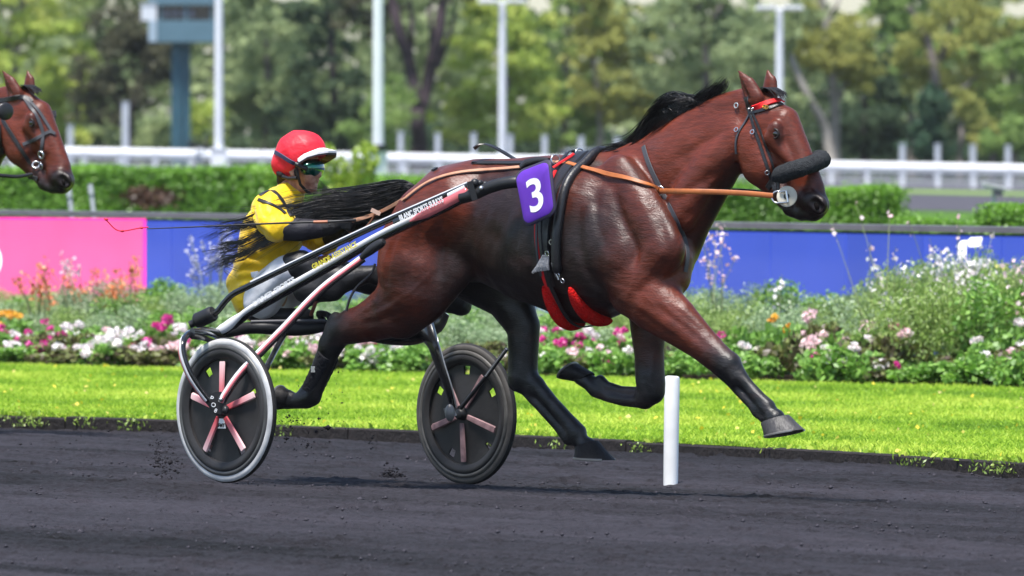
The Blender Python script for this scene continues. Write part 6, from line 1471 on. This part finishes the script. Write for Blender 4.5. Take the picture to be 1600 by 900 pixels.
# legs: thighs up to the raised knees, shins forward to the stirrups
P([(416, 464, -.10, 27), (424, 445, -.14, 27), (450, 422, -.17, 19), (468, 412, -.17, 16)], k=.03); P([(470, 414, -.17, 16), (500, 432, -.13, 18), (540, 436, -.10, 17), (566, 430, -.07, 14)], k=.02)
P([(560, 430, -.07, 13), (582, 428, -.05, 12), (590, 434, -.04, 11)], w=1, k=.015)
P([(416, 466, .10, 27), (470, 440, .15, 26), (510, 420, .17, 21)], k=.03); P([(510, 420, .17, 19), (580, 440, .2, 18), (650, 455, .25, 15), (692, 462, .28, 14)], k=.02)
P([(690, 462, .28, 14), (706, 460, .28, 12), (722, 468, .28, 11)], k=.015)
SKIN = mat('skin', (.56, .29, .21), .5, .4, var=(.29, .12, .08), vscale=30)
driver = link('person', db.mesh('person', .0062, 0, (), 2), None, SKIN); DF_.place(driver)
tag(driver, 'driver in yellow jacket, red helmet and green goggles seated on the sulky', 'person')
def garment(name, m, fill, grow, h=.0075, warp=None, smooth=2):
    g = Body(DF_); fill(g); o = link(name, g.mesh(name, h, grow, (), smooth, warp), driver, m); return o
def wrinkles(amp, f1=(38, 30, 22), seed=0):
    def w_(V):
        d = 1.2 - 2.2 * np.abs(np.sin(V[:, 0] * f1[0] * .45 + 2.5 * np.sin(V[:, 2] * 11 + seed) + V[:, 1] * 14)) ** .5 * np.abs(np.sin(V[:, 2] * f1[1] * .5 - V[:, 0] * 16 + 2 * np.sin(V[:, 1] * 13))) ** .3 + .5 * np.sin(V[:, 0] * f1[0] + 3 * np.sin(V[:, 2] * 17 + seed) + V[:, 2] * f1[2]) * np.sin(V[:, 2] * f1[1] + 2.2 * np.sin(V[:, 1] * 19 + seed) - V[:, 0] * 12)
        c = V.mean(0); n = V - c; n /= np.linalg.norm(n, axis=1)[:, None] + 1e-9; return V + n * (d * amp)[:, None]
    return w_
YEL_J = mat('yellow_silk', (.86, .57, .008), .5, .35, var=(.78, .48, .005), vscale=7, bump=1.0, bscale=9, sheen=.2)
def jacket(g):
    g.px([(452, 304, 0, 22), (438, 330, 0, 37), (426, 360, 0, 45), (418, 400, 0, 45), (410, 440, 0, 46), (404, 462, 0, 40)], w=1.15, k=.03)
    for sd in (-1, 1): g.px([(438, 314, sd * .08, 18), (422, 326, sd * .17, 24)], k=.03)
    g.px([(418, 328, -.19, 25), (424, 344, -.225, 25), (432, 354, -.24, 23)], k=.03); g.px([(446, 348, -.22, 16)], k=.03)
    g.px([(426, 328, .19, 24), (470, 356, .22, 22), (508, 376, .2, 21)], k=.03)
    g.px([(386, 470, -.05, 12), (378, 440, 0, 16)], w=2.2, k=.03); g.px([(462, 282, 0, 17), (468, 275, 0, 16)], w=1.0, k=.012, sub=True)
    g.px([(470, 462, -.16, 40), (440, 478, -.16, 24)], k=.015, sub=True); g.px([(456, 480, .1, 34)], k=.02, sub=True)
FOLDS = [([(436, 362), (420, 378), (400, 392)], 4, .010), ([(440, 366), (432, 388), (420, 408)], 4, .009), ([(402, 345), (394, 368), (392, 395)], 5, .009), ([(372, 425), (392, 420), (414, 424)], 4, .010), ([(368, 442), (390, 436), (420, 440)], 4, .011), ([(370, 458), (392, 452), (412, 456)], 4, .010),
 ([(380, 405), (402, 404), (426, 410)], 4, .008), ([(384, 388), (404, 384), (420, 392)], 3.5, .007), ([(410, 318), (416, 336), (428, 352)], 4, .007), ([(424, 312), (432, 330), (444, 342)], 4, .006), ([(412, 350), (424, 358), (436, 366)], 4, .009), ([(440, 372), (452, 384), (462, 380)], 4, .008), ([(428, 420), (446, 410), (466, 396)], 4, .009), ([(424, 436), (440, 426), (452, 412)], 4, .008), ([(400, 328), (404, 342), (414, 354)], 4, .006)]
_w = wrinkles(.005)
def folds(V):
    V = _w(V); s_, l_, z_ = V[:, 0], V[:, 1], V[:, 2]; d = np.zeros(len(V))
    for pts, w, dep in FOLDS:
        q = np.array([[DF_.un(a, b, -.16)[0][0], DF_.un(a, b, -.16)[0][2]] for a, b in [tuple(p_[:2]) for p_ in spline(pts, 10)]]); w = w / 313.0; best = np.full(len(V), 9.0); sgn = np.zeros(len(V)); tt = np.zeros(len(V))
        for i, (a, b) in enumerate(zip(q, q[1:])):
            e = b - a; t_ = np.clip(((s_ - a[0]) * e[0] + (z_ - a[1]) * e[1]) / (e @ e), 0, 1); ox, oz = s_ - a[0] - t_ * e[0], z_ - a[1] - t_ * e[1]; dd = np.hypot(ox, oz); up = dd < best; tt = np.where(up, (i + t_) / 9, tt); sgn = np.where(up, np.sign(e[0] * oz - e[1] * ox), sgn); best = np.minimum(best, dd)
        en = np.clip(np.sin(np.pi * np.clip(tt, .02, .98)) * 1.6, 0, 1); d += dep * en * (-np.exp(-(best / w) ** 2) + .75 * np.exp(-((best - 2.2 * w) / (1.2 * w)) ** 2) * (sgn > 0))
    V = V.copy(); V[:, 1] += d * np.sign(l_) * np.clip((np.abs(l_) - .02) / .05, 0, 1); return V
jk = garment('jacket', YEL_J, jacket, .006, .0065, folds, 1)
DS = Surf(driver)
class SurfO(Surf):
    def __init__(s, o, par):
        Mw = Matrix.LocRotScale(par.location, par.rotation_euler, par.scale); s.t = BVHTree.FromPolygons([Mw @ v.co for v in o.data.vertices], [tuple(p.vertices) for p in o.data.polygons])
JS = SurfO(jk, driver)
def dbuild(mb, name, m): 
    o = mb.build(name, m, driver); o.matrix_parent_inverse = Matrix.LocRotScale(driver.location, driver.rotation_euler, driver.scale).inverted(); return o
for pts, w in (([(406, 306), (424, 298), (438, 310), (448, 326), (456, 338)], .03), ([(404, 312), (420, 318), (436, 326), (446, 334)], .018)):
    Pp, Nn = JS.path(pts, 18, .004); dbuild(ribbon(MB(), Pp, Nn, w, .003), 'jacket_stripe', MATT)
Pp, Nn = JS.path([(393, 429), (404, 428)], 6, .004); dbuild(ribbon(MB(), Pp, Nn, .03, .003), 'jacket_label', mat('label_white', (.7, .72, .8), .6))
SLV = mat('black_sleeve', (.016, .015, .022), .6, .4, bump=.3, bscale=30)
def sleeve(g): g.px([(438, 357, -.236, 18), (470, 359, -.19, 17), (503, 357, -.13, 13)], k=.02); g.px([(512, 377, .2, 15), (535, 366, .1, 12.5), (546, 358, .03, 11)], k=.02)
garment('sleeve', SLV, sleeve, .004, .008, wrinkles(.003, (50, 40, 30)))
GLV = mat('black_glove', (.02, .02, .022), .7, .3, bump=.4, bscale=60)
def glove(g):
    global P
    sv = P; P = g.px; g.px([(500, 357, -.135, 13), (518, 354, -.108, 12.5)], k=.01); fist(534, 349, -.085, 1); fist(556, 352, .015, 1); g.px([(538, 362, .09, 12), (548, 356, .03, 11)], k=.01); P = sv
garment('glove', GLV, glove, .0025, .005)
WTR = mat('white_breeches', (.72, .72, .75), .65, .3, var=(.56, .56, .60), vscale=8, bump=.3, bscale=20)
def breeches(g): g.px([(410, 468, -.10, 30), (424, 446, -.14, 29), (447, 424, -.17, 25)], k=.03); g.px([(412, 470, .10, 34), (470, 440, .15, 28), (500, 424, .17, 23)], k=.03); g.px([(412, 470, 0, 32), (404, 482, 0, 16)], w=1.3, k=.03)
garment('breeches', WTR, breeches, .003, .009, wrinkles(.004))
def boots(g):
    g.px([(458, 416, -.17, 21), (470, 412, -.17, 21), (498, 431, -.13, 20), (540, 436, -.10, 19), (566, 430, -.07, 15), (582, 428, -.05, 13), (589, 434, -.04, 12)], k=.02)
    g.px([(505, 421, .17, 21), (580, 440, .2, 20), (650, 455, .25, 17), (692, 462, .28, 15), (706, 459, .28, 14), (722, 467, .28, 12)], k=.02)
    g.px([(692, 452, .26, 16), (704, 466, .27, 23), (720, 476, .28, 17)], k=.012)
    g.px([(480, 452, -.16, 22), (520, 452, -.12, 18)], k=.03)
garment('boots', mat('black_boot', (.016, .016, .018), .5, .4, bump=.3, bscale=25), boots, .003, .008, wrinkles(.003, (45, 40, 25)))
# helmet with cloth cover, peak, goggles with strap, chin strap, hair
HELM = mat('red_helmet_cover', (.74, .018, .035), .5, .4, var=(.64, .012, .028), vscale=9, bump=.35, bscale=24)
def helmet(g):
    g.px([(468, 243, 0, 40)], w=.84, k=.02); g.px([(448, 257, 0, 24)], w=1.0, k=.03); g.px([(480, 238, 0, 30)], w=.9, k=.03)
    g.px([(499, 284, 0, 40)], w=1.6, k=.006, sub=True); g.px([(462, 296, 0, 22)], w=2, k=.01, sub=True)
hel = garment('helmet', HELM, helmet, 0, .006, wrinkles(.0018, (60, 70, 40)))
HLS = SurfO(hel, driver)
def dl(px, py, l): return DF_.un(px, py, l)[0]
inner = [(465, 252, -.112), (474, 245, -.108), (486, 240, -.09), (497, 236, -.05), (502, 234, 0), (502, 239, .05), (498, 246, .09), (492, 252, .108)]
outer = [(467, 254, -.118), (480, 246, -.125), (496, 241.5, -.11), (513, 239, -.07), (526, 239.5, 0), (525, 244, .05), (514, 251, .095), (502, 257, .115)]
def peak(name, m, dz, th):
    V = [dl(*p) + Vector((0, 0, dz)) for p in inner] + [dl(*p) + Vector((0, 0, dz)) for p in outer]; n = 8; V += [p + Vector((0, 0, th)) for p in V]
    f = []
    for b in (0, 16): f += [(b + i, b + i + 1, b + 9 + i, b + 8 + i) for i in range(7)]
    f += [(8 + i, 9 + i, 25 + i, 24 + i) for i in range(7)] + [(i, i + 1, 17 + i, 16 + i) for i in range(7)] + [(0, 8, 24, 16), (7, 15, 31, 23)]
    mb = MB(); mb.add(V, f); return link(name, mesh(name, mb.v, mb.f), driver, m)
peak('helmet_peak', mat('white_peak', (.80, .78, .80), .4, .4), .002, .011); peak('peak_underside', mat('peak_dark', (.03, .025, .035), .5), -.006, .006)  # white peak with a dark layer on its underside
LENS = mat('green_lens', (.01, .10, .075), .08, .8, metal=.6, coat=1)
g = Body(DF_); g.px([(488, 262.5, -.0, 16.5)], w=1.62, k=.005); g.px([(490, 275, 0, 9)], w=1.0, k=.004, sub=True); g.px([(470, 262, 0, 13)], w=3, k=.004, sub=True)
go = link('goggles', g.mesh('goggles', .004, 0, (), 2), driver, LENS)
LENS.node_tree.nodes['Principled BSDF'].inputs['Thin Film Thickness'].default_value = 420
Pp, Nn = HLS.path([(428, 237), (440, 243), (452, 251), (466, 258)], 14, .004); dbuild(ribbon(MB(), Pp, Nn, .022, .004), 'goggle_strap', mat('strap_navy', (.03, .03, .07), .6))
mb = MB(); mb.tube([DF_.world(dl(462, 256, -.10)), DF_.world(dl(472, 261, -.098)), DF_.world(dl(480, 264, -.085))], .012, 8); dbuild(mb, 'goggle_frame', MATT)
mb = MB(); mb.tube([DF_.world(dl(*q)) for q in ((463, 258, -.095), (465, 272, -.088), (469, 288, -.07), (480, 300, -.03), (486, 302, 0))], .0075, 8); mb.tube([DF_.world(dl(*q)) for q in ((464, 278, -.086), (452, 279, -.082), (442, 276, -.07))], .010, 8); dbuild(mb, 'chin_strap', MATT)
def hairb(g): g.px([(448, 274, 0, 15), (444, 282, 0, 10)], w=1.7, k=.01); g.px([(462, 268, -.082, 4), (463, 276, -.08, 3)], w=.6, k=.005)
garment('hair', mat('dark_hair', (.015, .012, .012), .7, .2), hairb, 0, .006)
# whip in the driver's hand
wh = empty('whip', W(545, 347, 42.15)); tag(wh, 'long thin black whip with a red tip held level by the driver', 'whip')
q = [W(*a) for a in spline([(556, 344, 42.12), (520, 346, 42.1), (440, 348.5, 42.15), (340, 353, 42.25), (230, 357.5, 42.35)], 24)]
wbuild(MB().tube(q, [pxm(np.interp(i, [0, 6, 23], [2.6, 2.0, .8])) for i in range(24)], 8), 'stick', MATT, wh)
q = [W(*a) for a in spline([(232, 355, 42.35), (215, 357, 42.36), (192, 361, 42.38), (180, 358, 42.38), (170, 348, 42.38), (163, 341, 42.38)], 20)]
wbuild(MB().tube(q, pxm(.9), 6), 'lash', mat('red_lash', (.6, .01, .03), .5), wh)
mb = MB()
for a in ((221, 356), (191, 361), (166, 343)): mb.ball(W(*a, 42.37), (pxm(3.4), pxm(2), pxm(2)), 8, 6)
wbuild(mb, 'lash_knot', MATS['red_lash'], wh)
mb = MB(); mb.tube([W(*a) for a in ((512, 346.5, 42.1), (490, 347, 42.11))], pxm(2.4), 8); wbuild(mb, 'grip', mat('copper_band', (.35, .12, .06), .4), wh)
# trace straps by the driver's boot
tr = empty('stirrup_strap', W(585, 420, 41.8)); tag(tr, 'thin black strap hanging between the driver boot and the horse hock', 'strap')
q = [W(*a) for a in spline([(586, 412, 41.8), (580, 428, 41.8), (558, 448, 41.8), (547, 466, 41.8), (541, 486, 41.8)], 18)]; wbuild(MB().tube(q, pxm(2), 8), 'strap', BLK, tr)
q = [W(*a) for a in spline([(508, 416, 42.3), (502, 445, 42.25), (492, 476, 42.25), (486, 492, 42.3)], 10)]; wbuild(MB().tube(q, pxm(3.2), 8), 'strap', mat('brown_strap', (.15, .045, .03), .5), tr)
# ================================================================== very thin haze; the far wood's paleness is mostly painted into its leaves
hm = bpy.data.materials.new('haze'); hm.use_nodes = True; t = hm.node_tree; t.nodes.clear()
v = t.nodes.new('ShaderNodeVolumePrincipled'); v.inputs['Color'].default_value = (.86, .90, .94, 1); v.inputs['Density'].default_value = .0001; v.inputs['Anisotropy'].default_value = .2
o = t.nodes.new('ShaderNodeOutputMaterial'); t.links.new(v.outputs[0], o.inputs['Volume'])
hz = MB().box((0, 420, 12), (900, 1010, 29)).build('haze', hm, None, False); tag(hz, 'thin pale air between the track and the far wood', 'haze', kind='stuff')
